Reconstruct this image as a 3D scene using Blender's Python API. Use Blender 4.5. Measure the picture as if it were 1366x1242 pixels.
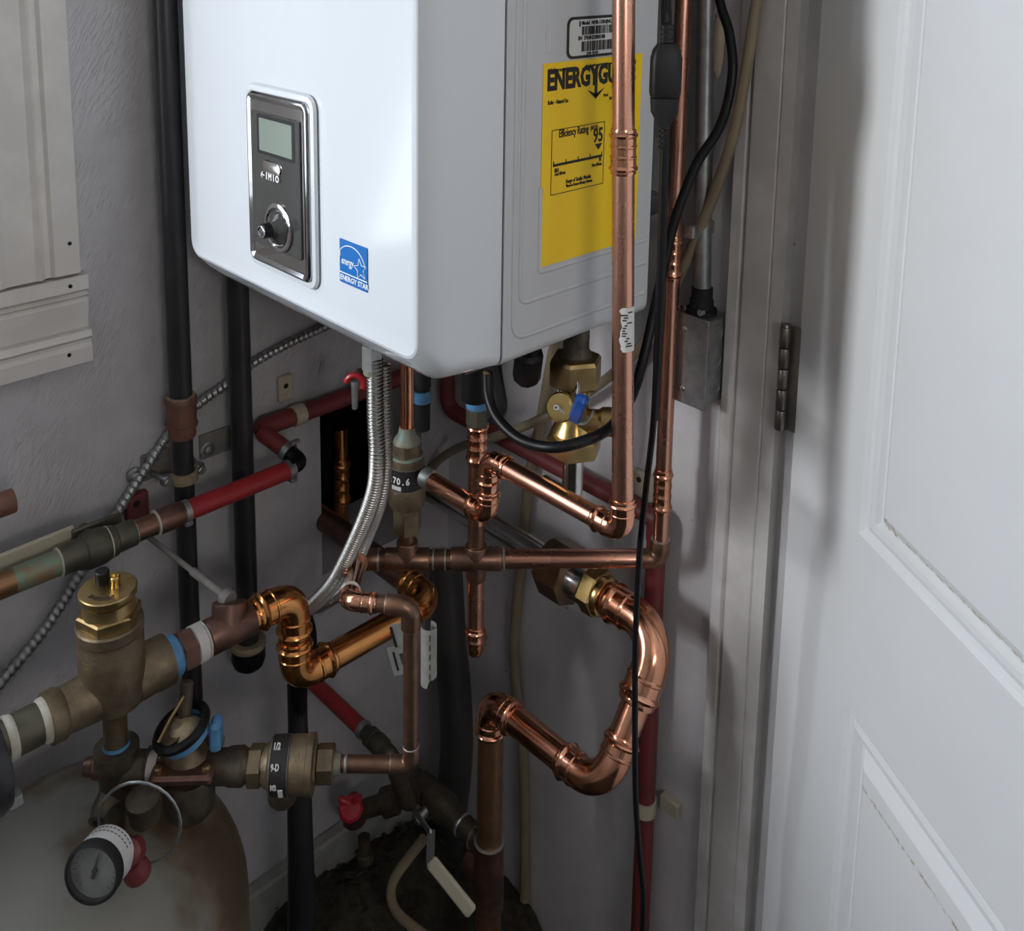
import bpy, math, random
from mathutils import Vector as V, Matrix
for o in list(bpy.data.objects): bpy.data.objects.remove(o, do_unlink=True)
SC = bpy.context.scene; COL = SC.collection
random.seed(7)

# ------------------------------------------------------------------ camera
cam = bpy.data.cameras.new('camera'); co = bpy.data.objects.new('camera', cam); COL.objects.link(co)
cam.sensor_width = 36; cam.lens = 1358/1366*36; cam.shift_y = -(621-138)/1366; cam.clip_start = .02
R_ = V((0.69459119, 0.7192399, 0.01539589)); U_ = V((-0.12822832, 0.10271899, 0.98641082)); F_ = V((-0.70788457, 0.68712646, -0.16357463))
mw = Matrix((R_, U_, -F_)).transposed().to_4x4(); mw.translation = (1.24, -1.065, 1.55)
co.matrix_world = mw; SC.camera = co

# ------------------------------------------------------------------ light
w = bpy.data.worlds.new('world'); SC.world = w; w.use_nodes = True
bg = w.node_tree.nodes['Background']; bg.inputs[0].default_value = (.80, .88, 1, 1); bg.inputs[1].default_value = 3.0
def area(name, loc, target, sx, sy, power, color):
    l = bpy.data.lights.new(name, 'AREA'); l.shape = 'RECTANGLE'; l.size = sx; l.size_y = sy; l.energy = power; l.color = color
    o = bpy.data.objects.new(name, l); COL.objects.link(o); o.location = loc
    o.rotation_euler = (V(target)-V(loc)).to_track_quat('-Z', 'Y').to_euler(); return o
area('window_daylight', (-.5, -2.85, 1.80), (.62, -.45, 1.05), .50, .75, 53, (.94, .975, 1))
area('fill_light', (2.55, -1.25, 1.80), (0, -.55, 3.2), .5, .5, 9.5, (1, .94, .88))  # added warm fill from the right, not a known fixture
vs = SC.view_settings; vs.view_transform = 'Standard'; vs.look = 'None'; vs.gamma = 1; vs.exposure = 0.28
try: vs.use_curve_mapping = False
except Exception: pass

# ------------------------------------------------------------------ materials
def newmat(name):
    m = bpy.data.materials.new(name); m.use_nodes = True
    return m, m.node_tree, m.node_tree.nodes['Principled BSDF']
def noise(nt, scale, detail=4, rough=.6, vec=None):
    n = nt.nodes.new('ShaderNodeTexNoise'); n.inputs['Scale'].default_value = scale
    n.inputs['Detail'].default_value = detail; n.inputs['Roughness'].default_value = rough
    if vec: nt.links.new(vec, n.inputs['Vector'])
    else:
        g = nt.nodes.new('ShaderNodeNewGeometry'); nt.links.new(g.outputs['Position'], n.inputs['Vector'])
    return n
def ramp(nt, src, stops):
    r = nt.nodes.new('ShaderNodeValToRGB'); e = r.color_ramp.elements
    while len(e) < len(stops): e.new(.5)
    for k, (p, c) in enumerate(stops):
        e[k].position = p; e[k].color = (c[0], c[1], c[2], 1) if hasattr(c, '__len__') else (c, c, c, 1)
    nt.links.new(src, r.inputs[0]); return r
def mat(name, c1, c2=None, scale=40, metal=0, rough=.5, rvar=0, lo=.35, hi=.65, bump=0, bscale=200, coat=0, spec=.5, c3=None):
    m, nt, b = newmat(name)
    b.inputs['Metallic'].default_value = metal; b.inputs['Roughness'].default_value = rough
    b.inputs['Coat Weight'].default_value = coat; b.inputs['Coat Roughness'].default_value = .08
    b.inputs['Specular IOR Level'].default_value = spec
    b.inputs['Base Color'].default_value = (*c1, 1)
    if c2 is not None:
        n = noise(nt, scale)
        st = [(lo, c1), (hi, c2)] + ([(min(.98, hi+.08), c3)] if c3 else [])
        r = ramp(nt, n.outputs['Fac'], st); nt.links.new(r.outputs[0], b.inputs['Base Color'])
    if rvar:
        n2 = noise(nt, scale*1.7); mr = nt.nodes.new('ShaderNodeMapRange')
        mr.inputs['To Min'].default_value = max(.02, rough-rvar); mr.inputs['To Max'].default_value = rough+rvar
        nt.links.new(n2.outputs['Fac'], mr.inputs[0]); nt.links.new(mr.outputs[0], b.inputs['Roughness'])
    if bump:
        n3 = noise(nt, bscale); bp = nt.nodes.new('ShaderNodeBump'); bp.inputs['Strength'].default_value = bump; bp.inputs['Distance'].default_value = .002
        nt.links.new(n3.outputs['Fac'], bp.inputs['Height']); nt.links.new(bp.outputs[0], b.inputs['Normal'])
    return m

def plaster(name, base, dirty, angle, stretch, scale, strength, specks):
    """painted plaster: trowel strokes as bump, dirt blotches and chips as colour"""
    m, nt, b = newmat(name); b.inputs['Roughness'].default_value = .55
    g = nt.nodes.new('ShaderNodeNewGeometry'); mp = nt.nodes.new('ShaderNodeMapping'); mp.vector_type = 'TEXTURE'
    mp.inputs['Rotation'].default_value = angle; mp.inputs['Scale'].default_value = stretch
    nt.links.new(g.outputs['Position'], mp.inputs[0])
    n1 = noise(nt, scale, 2, .5, mp.outputs[0])
    r1 = ramp(nt, n1.outputs['Fac'], [(.57, 0), (.60, 1), (.64, 0.0)])
    nm = noise(nt, 8, 3); rm = ramp(nt, nm.outputs['Fac'], [(.42, .05), (.54, 1)])
    mu = nt.nodes.new('ShaderNodeMath'); mu.operation = 'MULTIPLY'; nt.links.new(r1.outputs[0], mu.inputs[0]); nt.links.new(rm.outputs[0], mu.inputs[1])
    n2 = noise(nt, 14, 4); ad = nt.nodes.new('ShaderNodeMath'); ad.operation = 'ADD'
    nt.links.new(mu.outputs[0], ad.inputs[0]); nt.links.new(n2.outputs['Fac'], ad.inputs[1])
    bp = nt.nodes.new('ShaderNodeBump'); bp.inputs['Strength'].default_value = strength; bp.inputs['Distance'].default_value = .0035
    nt.links.new(ad.outputs[0], bp.inputs['Height']); nt.links.new(bp.outputs[0], b.inputs['Normal'])
    n3 = noise(nt, 6, 6, .65); c = ramp(nt, n3.outputs['Fac'], [(.35, dirty), (.6, base)])
    n4 = noise(nt, 55, 3, .5); r4 = ramp(nt, n4.outputs['Fac'], [(specks, 0), (specks+.02, 1)])
    mx = nt.nodes.new('ShaderNodeMix'); mx.data_type = 'RGBA'
    nt.links.new(r4.outputs[0], mx.inputs[0]); nt.links.new(c.outputs[0], mx.inputs[6]); mx.inputs[7].default_value = (.10, .09, .085, 1)
    nt.links.new(mx.outputs[2], b.inputs['Base Color']); return m

M = {}
M['wall_left'] = plaster('grey_plaster', (.49, .475, .495), (.39, .375, .385), (math.radians(-28), 0, 0), (1, .13, 1.7), 84, .55, .80)
M['wall_back'] = plaster('pale_wall', (.60, .575, .59), (.50, .475, .485), (0, math.radians(12), 0), (.5, .5, 3), 40, .12, .715)
M['room'] = mat('room_paint', (.72, .72, .71), (.69, .69, .68), 5, rough=.7)
M['floor'] = mat('dirty_concrete', (.020, .021, .017), (.055, .05, .04), 26, rough=.9, bump=.8, bscale=60)
M['trim'] = mat('trim_paint', (.66, .625, .585), (.58, .545, .51), 16, rough=.38, lo=.3, hi=.55)
M['casing'] = mat('casing_paint', (.62, .59, .575), (.50, .475, .455), 14, rough=.42, lo=.32, hi=.6)
M['jamb'] = mat('jamb_shade', (.17, .145, .12), (.13, .11, .09), 20, rough=.5)  # brown darkened to paint in the shade between casing and door
M['door'] = mat('door_paint', (.79, .80, .815), (.77, .78, .795), 8, rough=.42)
def grime(m, lines, orig, axis):
    """rusty grime lying along panel ledges: (height, half width, from, to) along the leaf"""
    nt = m.node_tree; b = nt.nodes['Principled BSDF']; src = b.inputs['Base Color'].links[0].from_socket
    g = nt.nodes.new('ShaderNodeNewGeometry'); su = nt.nodes.new('ShaderNodeVectorMath'); su.operation = 'SUBTRACT'; su.inputs[1].default_value = orig; nt.links.new(g.outputs['Position'], su.inputs[0])
    do = nt.nodes.new('ShaderNodeVectorMath'); do.operation = 'DOT_PRODUCT'; do.inputs[1].default_value = axis; nt.links.new(su.outputs[0], do.inputs[0])
    sp = nt.nodes.new('ShaderNodeSeparateXYZ'); nt.links.new(g.outputs['Position'], sp.inputs[0])
    n = noise(nt, 160, 4, .7); nr = ramp(nt, n.outputs['Fac'], [(.42, 0), (.60, 1)])
    def op(o, a, b_, c=None):
        q = nt.nodes.new('ShaderNodeMath'); q.operation = o
        for i, v_ in enumerate((a, b_, c)):
            if v_ is None: continue
            if isinstance(v_, (int, float)): q.inputs[i].default_value = v_
            else: nt.links.new(v_, q.inputs[i])
        return q.outputs[0]
    tot = None
    for z_, hw, t0, t1 in lines:
        k = op('MULTIPLY', op('COMPARE', sp.outputs[2], z_, hw), op('COMPARE', do.outputs['Value'], (t0+t1)/2, (t1-t0)/2))
        tot = k if tot is None else op('MAXIMUM', tot, k)
    f = op('MULTIPLY', op('MULTIPLY', tot, nr.outputs[0]), .8)
    mx = nt.nodes.new('ShaderNodeMix'); mx.data_type = 'RGBA'; nt.links.new(f, mx.inputs[0]); nt.links.new(src, mx.inputs[6]); mx.inputs[7].default_value = (.36, .29, .17, 1)
    nt.links.new(mx.outputs[2], b.inputs['Base Color'])
grime(M['door'], [(.957, .0035, .20, .43), (.655, .002, .205, .40), (.960, .008, .20, .225)], (.645, -.010, 0), (.8485, -.5292, 0))
M['enamel'] = mat('white_enamel', (.62, .655, .69), rough=.16, coat=.5)
M['case'] = mat('case_grey', (.52, .54, .56), (.50, .52, .54), 12, rough=.38)
M['seam'] = mat('seam_dark', (.05, .05, .05), rough=.7)
M['copper'] = mat('copper_new', (.86, .44, .29), (.72, .31, .18), 28, metal=1, rough=.17, rvar=.06, lo=.35, hi=.7)
M['copper_o'] = mat('copper_orange', (.80, .37, .13), (.58, .23, .07), 24, metal=1, rough=.2, rvar=.07, lo=.35, hi=.7)
M['copper_p'] = mat('copper_pipe', (.74, .39, .28), (.66, .33, .235), 14, metal=1, rough=.27, rvar=.03, lo=.3, hi=.7)
M['copper_d'] = mat('copper_brown', (.27, .145, .09), (.16, .095, .07), 45, metal=.85, rough=.36, rvar=.1, c3=(.30, .24, .17))
M['copper_k'] = mat('copper_dark', (.24, .125, .09), (.13, .075, .06), 30, metal=.8, rough=.4, rvar=.1)
M['green'] = mat('green_patina_copper', (.30, .17, .10), (.18, .24, .16), 36, metal=.6, rough=.5, rvar=.1, lo=.45, hi=.58)
M['solder'] = mat('solder', (.52, .50, .46), metal=.9, rough=.4)
M['brass'] = mat('brass', (.55, .40, .19), (.40, .28, .12), 35, metal=1, rough=.34, rvar=.08)
M['brass_b'] = mat('bright_brass', (.66, .48, .20), (.52, .36, .13), 40, metal=1, rough=.25, rvar=.06)
M['brass_d'] = mat('dull_brass', (.24, .185, .115), (.15, .115, .075), 50, metal=.75, rough=.48, rvar=.1, bump=.3, bscale=350)
M['brass_k'] = mat('grimy_brass', (.13, .105, .075), (.075, .06, .045), 60, metal=.65, rough=.5, rvar=.1, bump=.3, bscale=350)
M['olive'] = mat('olive_bronze', (.13, .12, .085), (.085, .08, .06), 40, metal=.6, rough=.5, rvar=.1)
M['verdigris'] = mat('verdigris', (.17, .25, .23), (.24, .20, .13), 90, metal=.3, rough=.6)
M['black'] = mat('black_pipe_paint', (.017, .017, .021), (.026, .026, .03), 18, rough=.33, rvar=.08)
M['blackp'] = mat('black_plastic', (.006, .006, .007), rough=.5, spec=.3)
M['rubber'] = mat('black_rubber', (.005, .005, .006), rough=.42, spec=.25)
M['blackm'] = mat('matte_black', (.006, .006, .007), rough=.75)
M['rust'] = mat('rust_brown', (.17, .065, .04), (.11, .05, .035), 60, rough=.55, bump=.2)
M['tan'] = mat('tan_metal', (.36, .30, .20), (.28, .22, .13), 60, rough=.5, metal=.3)
M['red'] = mat('red_tubing', (.34, .022, .028), (.28, .02, .024), 30, rough=.38)
M['redd'] = mat('dusty_red_tubing', (.20, .028, .03), (.14, .03, .03), 25, rough=.5)
M['redh'] = mat('red_handle', (.50, .02, .04), (.38, .02, .03), 60, rough=.35)
M['galv'] = mat('galvanised', (.42, .43, .43), (.30, .31, .31), 60, metal=.85, rough=.4, rvar=.1)
M['zinc'] = mat('zinc_plate', (.62, .66, .69), metal=1, rough=.2)
M['steel'] = mat('stainless', (.60, .58, .55), (.52, .50, .48), 40, metal=1, rough=.16)
M['braid'] = mat('steel_hose', (.34, .33, .31), metal=1, rough=.34)
M['chrome'] = mat('chrome', (.66, .66, .68), metal=1, rough=.06)
M['bezel'] = mat('dark_chrome', (.52, .52, .53), metal=1, rough=.09)
M['panel'] = mat('panel_face', (.05, .051, .05), rough=.1, coat=.5)
M['lcd'] = mat('lcd', (.20, .24, .20), rough=.25)
M['blue'] = mat('blue_tape', (.10, .28, .50), (.07, .20, .38), 70, rough=.5)
M['blueh'] = mat('blue_knob', (.01, .08, .36), rough=.3)
M['bluel'] = mat('blue_label', (.0, .13, .44), rough=.35)
M['white'] = mat('white_print', (.85, .86, .86), rough=.5)
M['paper'] = mat('white_paper', (.60, .60, .58), rough=.6)
M['ink'] = mat('black_ink', (.015, .013, .012), rough=.6)
M['yellow'] = mat('yellow_label', (.92, .61, .010), rough=.42)
M['tape'] = mat('white_tape', (.52, .50, .43), (.40, .37, .30), 80, rough=.6)
M['tanhose'] = mat('tan_tube', (.27, .215, .14), (.21, .165, .11), 18, rough=.35)
M['darkhose'] = mat('dark_duct', (.055, .052, .05), (.04, .038, .037), 14, rough=.5)
M['tank'] = mat('stained_tank', (.19, .185, .165), (.125, .095, .06), 7, rough=.5, lo=.43, hi=.55, c3=(.085, .052, .03))
M['ivory'] = mat('ivory_clip', (.45, .40, .30), rough=.5)
m_, nt_, b_ = newmat('window_glass'); tr_ = nt_.nodes.new('ShaderNodeBsdfTransparent'); gl_ = nt_.nodes.new('ShaderNodeBsdfGlossy'); gl_.inputs['Roughness'].default_value = .02
mx_ = nt_.nodes.new('ShaderNodeMixShader')
mx_.inputs[0].default_value = .07; nt_.links.new(tr_.outputs[0], mx_.inputs[1]); nt_.links.new(gl_.outputs[0], mx_.inputs[2]); nt_.links.new(mx_.outputs[0], nt_.nodes['Material Output'].inputs[0])
M['glass'] = m_
M['oldpaper'] = mat('dusty_paper', (.30, .30, .28), (.24, .24, .22), 60, rough=.7)
M['warm'] = mat('warm_copper', (.36, .19, .10), (.25, .14, .085), 40, metal=.85, rough=.4, rvar=.08)
M['patina'] = mat('green_patina', (.27, .17, .10), (.20, .27, .19), 55, metal=.4, rough=.55, lo=.40, hi=.55)
M['dustrod'] = mat('dusty_rod', (.20, .185, .165), (.15, .14, .13), 60, rough=.6)
M['bronze'] = mat('bronze_nut', (.26, .17, .10), (.19, .125, .08), 30, metal=.9, rough=.4)
M['soil'] = mat('dark_dirt', (.016, .017, .011), (.045, .040, .026), 60, rough=.95, bump=1, bscale=120)
M['hinge'] = mat('hinge_metal', (.28, .25, .22), (.2, .18, .16), 40, metal=.9, rough=.35)
M['patch'] = mat('filler_patch', (.55, .46, .33), rough=.7)
M['dial'] = mat('gauge_dial', (.17, .175, .175), (.12, .125, .125), 60, rough=.4)
M['hole'] = mat('hole_shade', (.008, .008, .008), rough=.9)  # near-black stands in for the shade inside the recess and small holes
M['debris'] = mat('leaf_litter', (.035, .032, .018), (.07, .06, .035), 80, rough=.9)

# ------------------------------------------------------------------ builders
OFF = {}
def thing(name, label, cat, loc, group=None):
    o = bpy.data.objects.new(name, None); COL.objects.link(o); o.location = loc; o.empty_display_size = .05
    o['label'] = label; o['category'] = cat
    if group: o['group'] = group
    OFF[o.name] = V(loc); return o
class G:
    def __init__(s): s.v = []; s.f = []
    def add(s, vs_, fs):
        b = len(s.v); s.v += [V(p) for p in vs_]; s.f += [tuple(b+i for i in f) for f in fs]; return s
    def rings(s, rr, cap0=True, cap1=True, close=True):
        n = len(rr[0]); vs_ = [p for r in rr for p in r]; fs = []
        for i in range(len(rr)-1):
            for j in range(n if close else n-1):
                k = (j+1) % n; fs.append((i*n+j, i*n+k, (i+1)*n+k, (i+1)*n+j))
        if cap0: fs.append(tuple(range(n-1, -1, -1)))
        if cap1: fs.append(tuple((len(rr)-1)*n+j for j in range(n)))
        return s.add(vs_, fs)
    def lathe(s, p, ax, prof, n=20, rot=0, cap=True):
        p = V(p); ax = V(ax).normalized(); a = ax.orthogonal().normalized() if abs(ax.z) < .9 else V((1, 0, 0))
        a = (a-ax*a.dot(ax)).normalized(); b = ax.cross(a); rr = []
        for (d, r) in prof:
            rr.append([p+ax*d+(a*math.cos(rot+2*math.pi*j/n)+b*math.sin(rot+2*math.pi*j/n))*max(r, 1e-5) for j in range(n)])
        return s.rings(rr, cap, cap)
    def cyl(s, a, b, r, n=20, r2=None, ch=0):
        a, b = V(a), V(b); L = (b-a).length; r2 = r if r2 is None else r2
        pr = [(0, r), (L, r2)] if not ch else [(0, r-ch), (ch, r), (L-ch, r2), (L, r2-ch)]
        return s.lathe(a, b-a, pr, n)
    def tube(s, pts, r, n=14, ripple=None):
        """sweep; ripple = (pitch, amplitude, helical)"""
        pts = [V(p) for p in pts]; t = []
        for i in range(len(pts)):
            d = (pts[min(i+1, len(pts)-1)]-pts[max(i-1, 0)]); t.append(d.normalized())
        a = t[0].orthogonal().normalized(); rr = []; L = 0
        for i, p in enumerate(pts):
            a = (a-t[i]*a.dot(t[i])).normalized(); b = t[i].cross(a)
            if i: L += (p-pts[i-1]).length
            ri = r(i/(len(pts)-1)) if callable(r) else r
            ring = []
            for j in range(n):
                th = 2*math.pi*j/n; q = ri
                if ripple:
                    ph = 2*math.pi*L/ripple[0]+(th if ripple[2] else 0); q = ri*(1+ripple[1]*math.sin(ph))
                ring.append(p+(a*math.cos(th)+b*math.sin(th))*q)
            rr.append(ring)
        return s.rings(rr)
    def box(s, c, sz, rx=None, ry=None, rz=None, ch=0):
        """box centred at c along optional axes, with chamfered edges"""
        c = V(c); X = V(rx or (1, 0, 0)); Y = V(ry or (0, 1, 0)); Z = V(rz or (0, 0, 1)); hx, hy, hz = [q/2 for q in sz]
        if not ch:
            vs_ = [c+X*hx*i+Y*hy*j+Z*hz*k for k in (-1, 1) for (i, j) in ((-1, -1), (1, -1), (1, 1), (-1, 1))]
            return s.add(vs_, [(3, 2, 1, 0), (4, 5, 6, 7), (0, 1, 5, 4), (1, 2, 6, 5), (2, 3, 7, 6), (3, 0, 4, 7)])
        def ring(k, ins):
            a, b = hx-ins, hy-ins; q = min(ch, a*.5, b*.5)
            return [c+X*i+Y*j+Z*k for (i, j) in ((-a+q, -b), (a-q, -b), (a, -b+q), (a, b-q), (a-q, b), (-a+q, b), (-a, b-q), (-a, -b+q))]
        return s.rings([ring(-hz, ch), ring(-hz+ch, 0), ring(hz-ch, 0), ring(hz, ch)])
    def build(s, name, m, parent=None, sharp=35, kind=None, label=None, root=None):
        off = V((0, 0, 0))
        if parent is not None: off = OFF[parent.name]
        me = bpy.data.meshes.new(name); me.from_pydata([tuple(p-off) for p in s.v], [], s.f); me.update()
        me.shade_smooth(); me.set_sharp_from_angle(angle=math.radians(sharp))
        o = bpy.data.objects.new(name, me); COL.objects.link(o)
        if parent is not None: o.parent = parent
        OFF[o.name] = off
        if m: me.materials.append(M[m])
        if kind: o['kind'] = kind
        if label: o['label'] = label
        return o
def struct(name, g, m): return g.build(name, m, None, kind='structure')
def fillet(pts, R, n=6):
    pts = [V(p) for p in pts]; out = [pts[0]]
    for i in range(1, len(pts)-1):
        a, b = (pts[i-1]-pts[i]), (pts[i+1]-pts[i]); la, lb = a.length, b.length; a.normalize(); b.normalize()
        T = min(R, la*.49, lb*.49)
        for k in range(n+1):
            u = k/n; out.append(pts[i]+a*T*(1-u)**2+b*T*u**2)
    out.append(pts[-1]); return out
def spline(pts, step):
    """Catmull-Rom through pts, sampled evenly"""
    P = [V(p) for p in pts]; P = [P[0]*2-P[1]]+P+[P[-1]*2-P[-2]]; dense = []
    for i in range(1, len(P)-2):
        nk = max(8, int((P[i+1]-P[i]).length/step*8))
        for k in range(nk):
            u = k/nk; a, b, c, d = P[i-1:i+3]
            dense.append(.5*((2*b)+(c-a)*u+(2*a-5*b+4*c-d)*u*u+(3*b-a-3*c+d)*u**3))
    dense.append(P[-2]); out = [dense[0]]; acc = 0
    for i in range(1, len(dense)):
        acc += (dense[i]-dense[i-1]).length
        if acc >= step: out.append(dense[i]); acc = 0
    out.append(dense[-1]); return out
def unit(a, b): return (V(b)-V(a)).normalized()
def arc(corner, dA, dB, R, n=9):
    """circular arc tangent to both legs"""
    c = V(corner); dA = V(dA).normalized(); dB = V(dB).normalized(); th = math.acos(max(-1, min(1, dA.dot(dB))))
    T = R/math.tan(th/2); bis = (dA+dB).normalized(); o = c+bis*(R/math.sin(th/2)); s0 = (c+dA*T)-o; s1 = (c+dB*T)-o
    ang = math.acos(max(-1, min(1, s0.dot(s1)/(R*R)))); out = []
    for k in range(n+1):
        u = k/n; out.append(o+(s0*math.sin((1-u)*ang)+s1*math.sin(u*ang))/math.sin(ang))
    return out, T
def press_prof(r, L):
    return [(0, r*.98), (0, r*1.09), (.06*L, r*1.13), (.16*L, r*1.12), (.20*L, r*1.24), (.27*L, r*1.31), (.34*L, r*1.24), (.40*L, r*1.13),
            (.70*L, r*1.12), (.74*L, r*1.18), (.80*L, r*1.18), (.85*L, r*1.10), (L, r*1.10)]
def solder_prof(r, L): return [(0, r*.98), (0, r*1.12), (.05*L, r*1.15), (L, r*1.15)]
def elbow(root, corner, dA, dB, r, R=None, L=None, m='copper', press=True, legs=(1, 1), name=None, label=None):
    R = R or r*1.6; L = L or r*2.0; g = G(); dA = V(dA).normalized(); dB = V(dB).normalized()
    pts, T = arc(corner, dA, dB, R); k = 1.10 if press else 1.15
    g.tube([pts[0]+dA*L*.4]+pts+[pts[-1]+dB*L*.4], r*k, 18)
    for d, on in ((dA, legs[0]), (dB, legs[1])):
        if on: g.lathe(V(corner)+d*(T+L), -d, (press_prof if press else solder_prof)(r, L), 20)
    o = g.build(name or ('press_elbow' if press else 'solder_elbow'), m, root, label=label)
    if not press:
        for d, on in ((dA, legs[0]), (dB, legs[1])):
            if on: ring(root, V(corner)+d*(T+L), d, r)
    return o
def ring(root, p, ax, r, m='solder', wdt=.0022, k=1.1, name='solder_ring'):
    G().lathe(V(p)-V(ax).normalized()*wdt/2, ax, [(0, r*.98), (wdt*.3, r*k), (wdt*.7, r*k), (wdt, r*.98)], 20).build(name, m, root)
def coupling(root, p, ax, r, L, m='copper', press=True, label=None, name=None):
    ax = V(ax).normalized(); p = V(p); g = G()
    if press:
        h = press_prof(r, L/2); g.lathe(p-ax*L/2, ax, h, 20); g.lathe(p+ax*L/2, -ax, h, 20)
    else: g.lathe(p-ax*L/2, ax, [(0, r*.98), (0, r*1.13), (L*.03, r*1.16), (L*.97, r*1.16), (L, r*1.13), (L, r*.98)], 20)
    return g.build(name or ('press_coupling' if press else 'coupling'), m, root, label=label)
def pipe(root, a, b, r, m='copper_p', name='pipe', label=None):
    return G().cyl(a, b, r, 22).build(name, m, root, label=label)
def tee(root, c, ax, br, r, L, m='copper_d', bl=None):
    ax = V(ax).normalized(); br = V(br).normalized(); c = V(c); g = G(); bl = bl or r*2.4
    pr = [(0, r*.98), (0, r*1.13), (.001, r*1.17), (L-.001, r*1.17), (L, r*1.13), (L, r*.98)]
    g.lathe(c-ax*L/2, ax, pr, 20); g.lathe(c, br, [(0, r*1.15), (bl-.001, r*1.15), (bl, r*1.1), (bl, r*.95)], 20)
    return g.build('tee', m, root)
def hexa(root, p, ax, r, L, m='brass', rot=0, name='hex_nut', label=None, ch=.12):
    c = r*ch
    return G().lathe(p, ax, [(0, r-c), (c*.6, r), (L-c*.6, r), (L, r-c)], 6, rot).build(name, m, root, sharp=20, label=label)
def rev(root, p, ax, prof, m, name, n=24, label=None, sharp=35, cap=True): return G().lathe(p, ax, prof, n, cap=cap).build(name, m, root, label=label, sharp=sharp)
def text(parent, s, origin, xd, yd, size, m, name='lettering', sx=1, shear=0, ext=.00025, align='LEFT', bold=0, kind=None):
    """flat print: lettering as a thin mesh lying on its surface"""
    cu = bpy.data.curves.new('t', 'FONT'); cu.body = s; cu.size = size; cu.extrude = ext; cu.shear = shear; cu.align_x = align; cu.resolution_u = 2
    cu.offset = bold
    to = bpy.data.objects.new('t', cu); COL.objects.link(to); dg = bpy.context.evaluated_depsgraph_get(); dg.update()
    me = bpy.data.meshes.new_from_object(to.evaluated_get(dg)); bpy.data.objects.remove(to); bpy.data.curves.remove(cu)
    X = V(xd).normalized(); Y = V(yd).normalized(); Z = X.cross(Y); off = OFF[parent.name]; o0 = V(origin)
    for v_ in me.vertices: v_.co = o0+X*v_.co.x*sx+Y*v_.co.y+Z*v_.co.z-off
    me.materials.clear(); me.materials.append(M[m]); me.name = name
    o = bpy.data.objects.new(name, me); COL.objects.link(o); o.parent = parent; OFF[o.name] = off; return o
def rrect(w_, h_, r, n=5):
    """rounded rectangle outline, counter-clockwise, centred"""
    out = []
    for (cx, cy, a0) in ((w_/2-r, h_/2-r, 0), (-w_/2+r, h_/2-r, 90), (-w_/2+r, -h_/2+r, 180), (w_/2-r, -h_/2+r, 270)):
        for k in range(n+1):
            a = math.radians(a0+90*k/n); out.append((cx+r*math.cos(a), cy+r*math.sin(a)))
    return out
def plate(root, c, X, Y, w_, h_, r, levels, m, name, label=None, sharp=35):
    """stack of rounded rectangles: levels = [(inset, height)] along X x Y"""
    c, X, Y = V(c), V(X).normalized(), V(Y).normalized(); Z = X.cross(Y); rr = []
    for ins, h in levels:
        rr.append([c+X*a+Y*b+Z*h for a, b in rrect(w_-2*ins, h_-2*ins, max(r-ins, .0006))])
    return G().rings(rr).build(name, m, root, label=label, sharp=sharp)

def grid_wall(axis, at, us, vs_, holes, thick, flip):
    """wall slab perpendicular to an axis with rectangular openings (front, back and reveals)"""
    g = G()
    def P(u, v, d): return (at+d, u, v) if axis == 'x' else (u, at+d, v)
    U = sorted(set(us+[h[i] for h in holes for i in (0, 1)])); W_ = sorted(set(vs_+[h[i] for h in holes for i in (2, 3)]))
    for i in range(len(U)-1):
        for j in range(len(W_)-1):
            um, vm = (U[i]+U[i+1])/2, (W_[j]+W_[j+1])/2
            if any(h[0] < um < h[1] and h[2] < vm < h[3] for h in holes): continue
            for d in (0, thick):
                g.add([P(U[i], W_[j], d), P(U[i+1], W_[j], d), P(U[i+1], W_[j+1], d), P(U[i], W_[j+1], d)], [(0, 1, 2, 3)])
    for h in holes+[(us[0], us[-1], vs_[0], vs_[-1])]:
        c = [(h[0], h[2]), (h[1], h[2]), (h[1], h[3]), (h[0], h[3])]
        for k in range(4):
            a, b = c[k], c[(k+1) % 4]; g.add([P(*a, 0), P(*b, 0), P(*b, thick), P(*a, thick)], [(0, 1, 2, 3)])
    return g

# ================================================================== SETTING
WY0, WY1, WZ0, WZ1 = -2.40, -.725, 1.075, 2.06       # window opening in the left wall
OY0, OY1, OZ0, OZ1 = -0.2590, -0.0607, .555, 0.8397   # rough opening behind the hoses
struct('wall_left', grid_wall('x', 0, [-3.1, .0], [-.15, 2.45], [(WY0, WY1, WZ0, WZ1), (OY0, OY1, OZ0, OZ1)], -.14, 0), 'wall_left')
DX0, DX1 = .655, 1.47
struct('wall_back', grid_wall('y', 0, [0, 3.2], [-.15, 2.45], [(DX0, DX1, -.16, 2.05)], .13, 0), 'wall_back')
struct('wall_right', G().box((3.27, -1.5, 1.15), (.14, 3.3, 2.6)), 'room')
struct('wall_front', G().box((1.6, -3.17, 1.15), (3.2, .14, 2.6)), 'room')
struct('ceiling', G().box((1.53, -1.5, 2.5), (3.5, 3.5, .1)), 'room')
FZ = -.15
struct('floor', G().box((1.53, -1.0, FZ-.05), (3.5, 4.6, .1)), 'floor')
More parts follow.
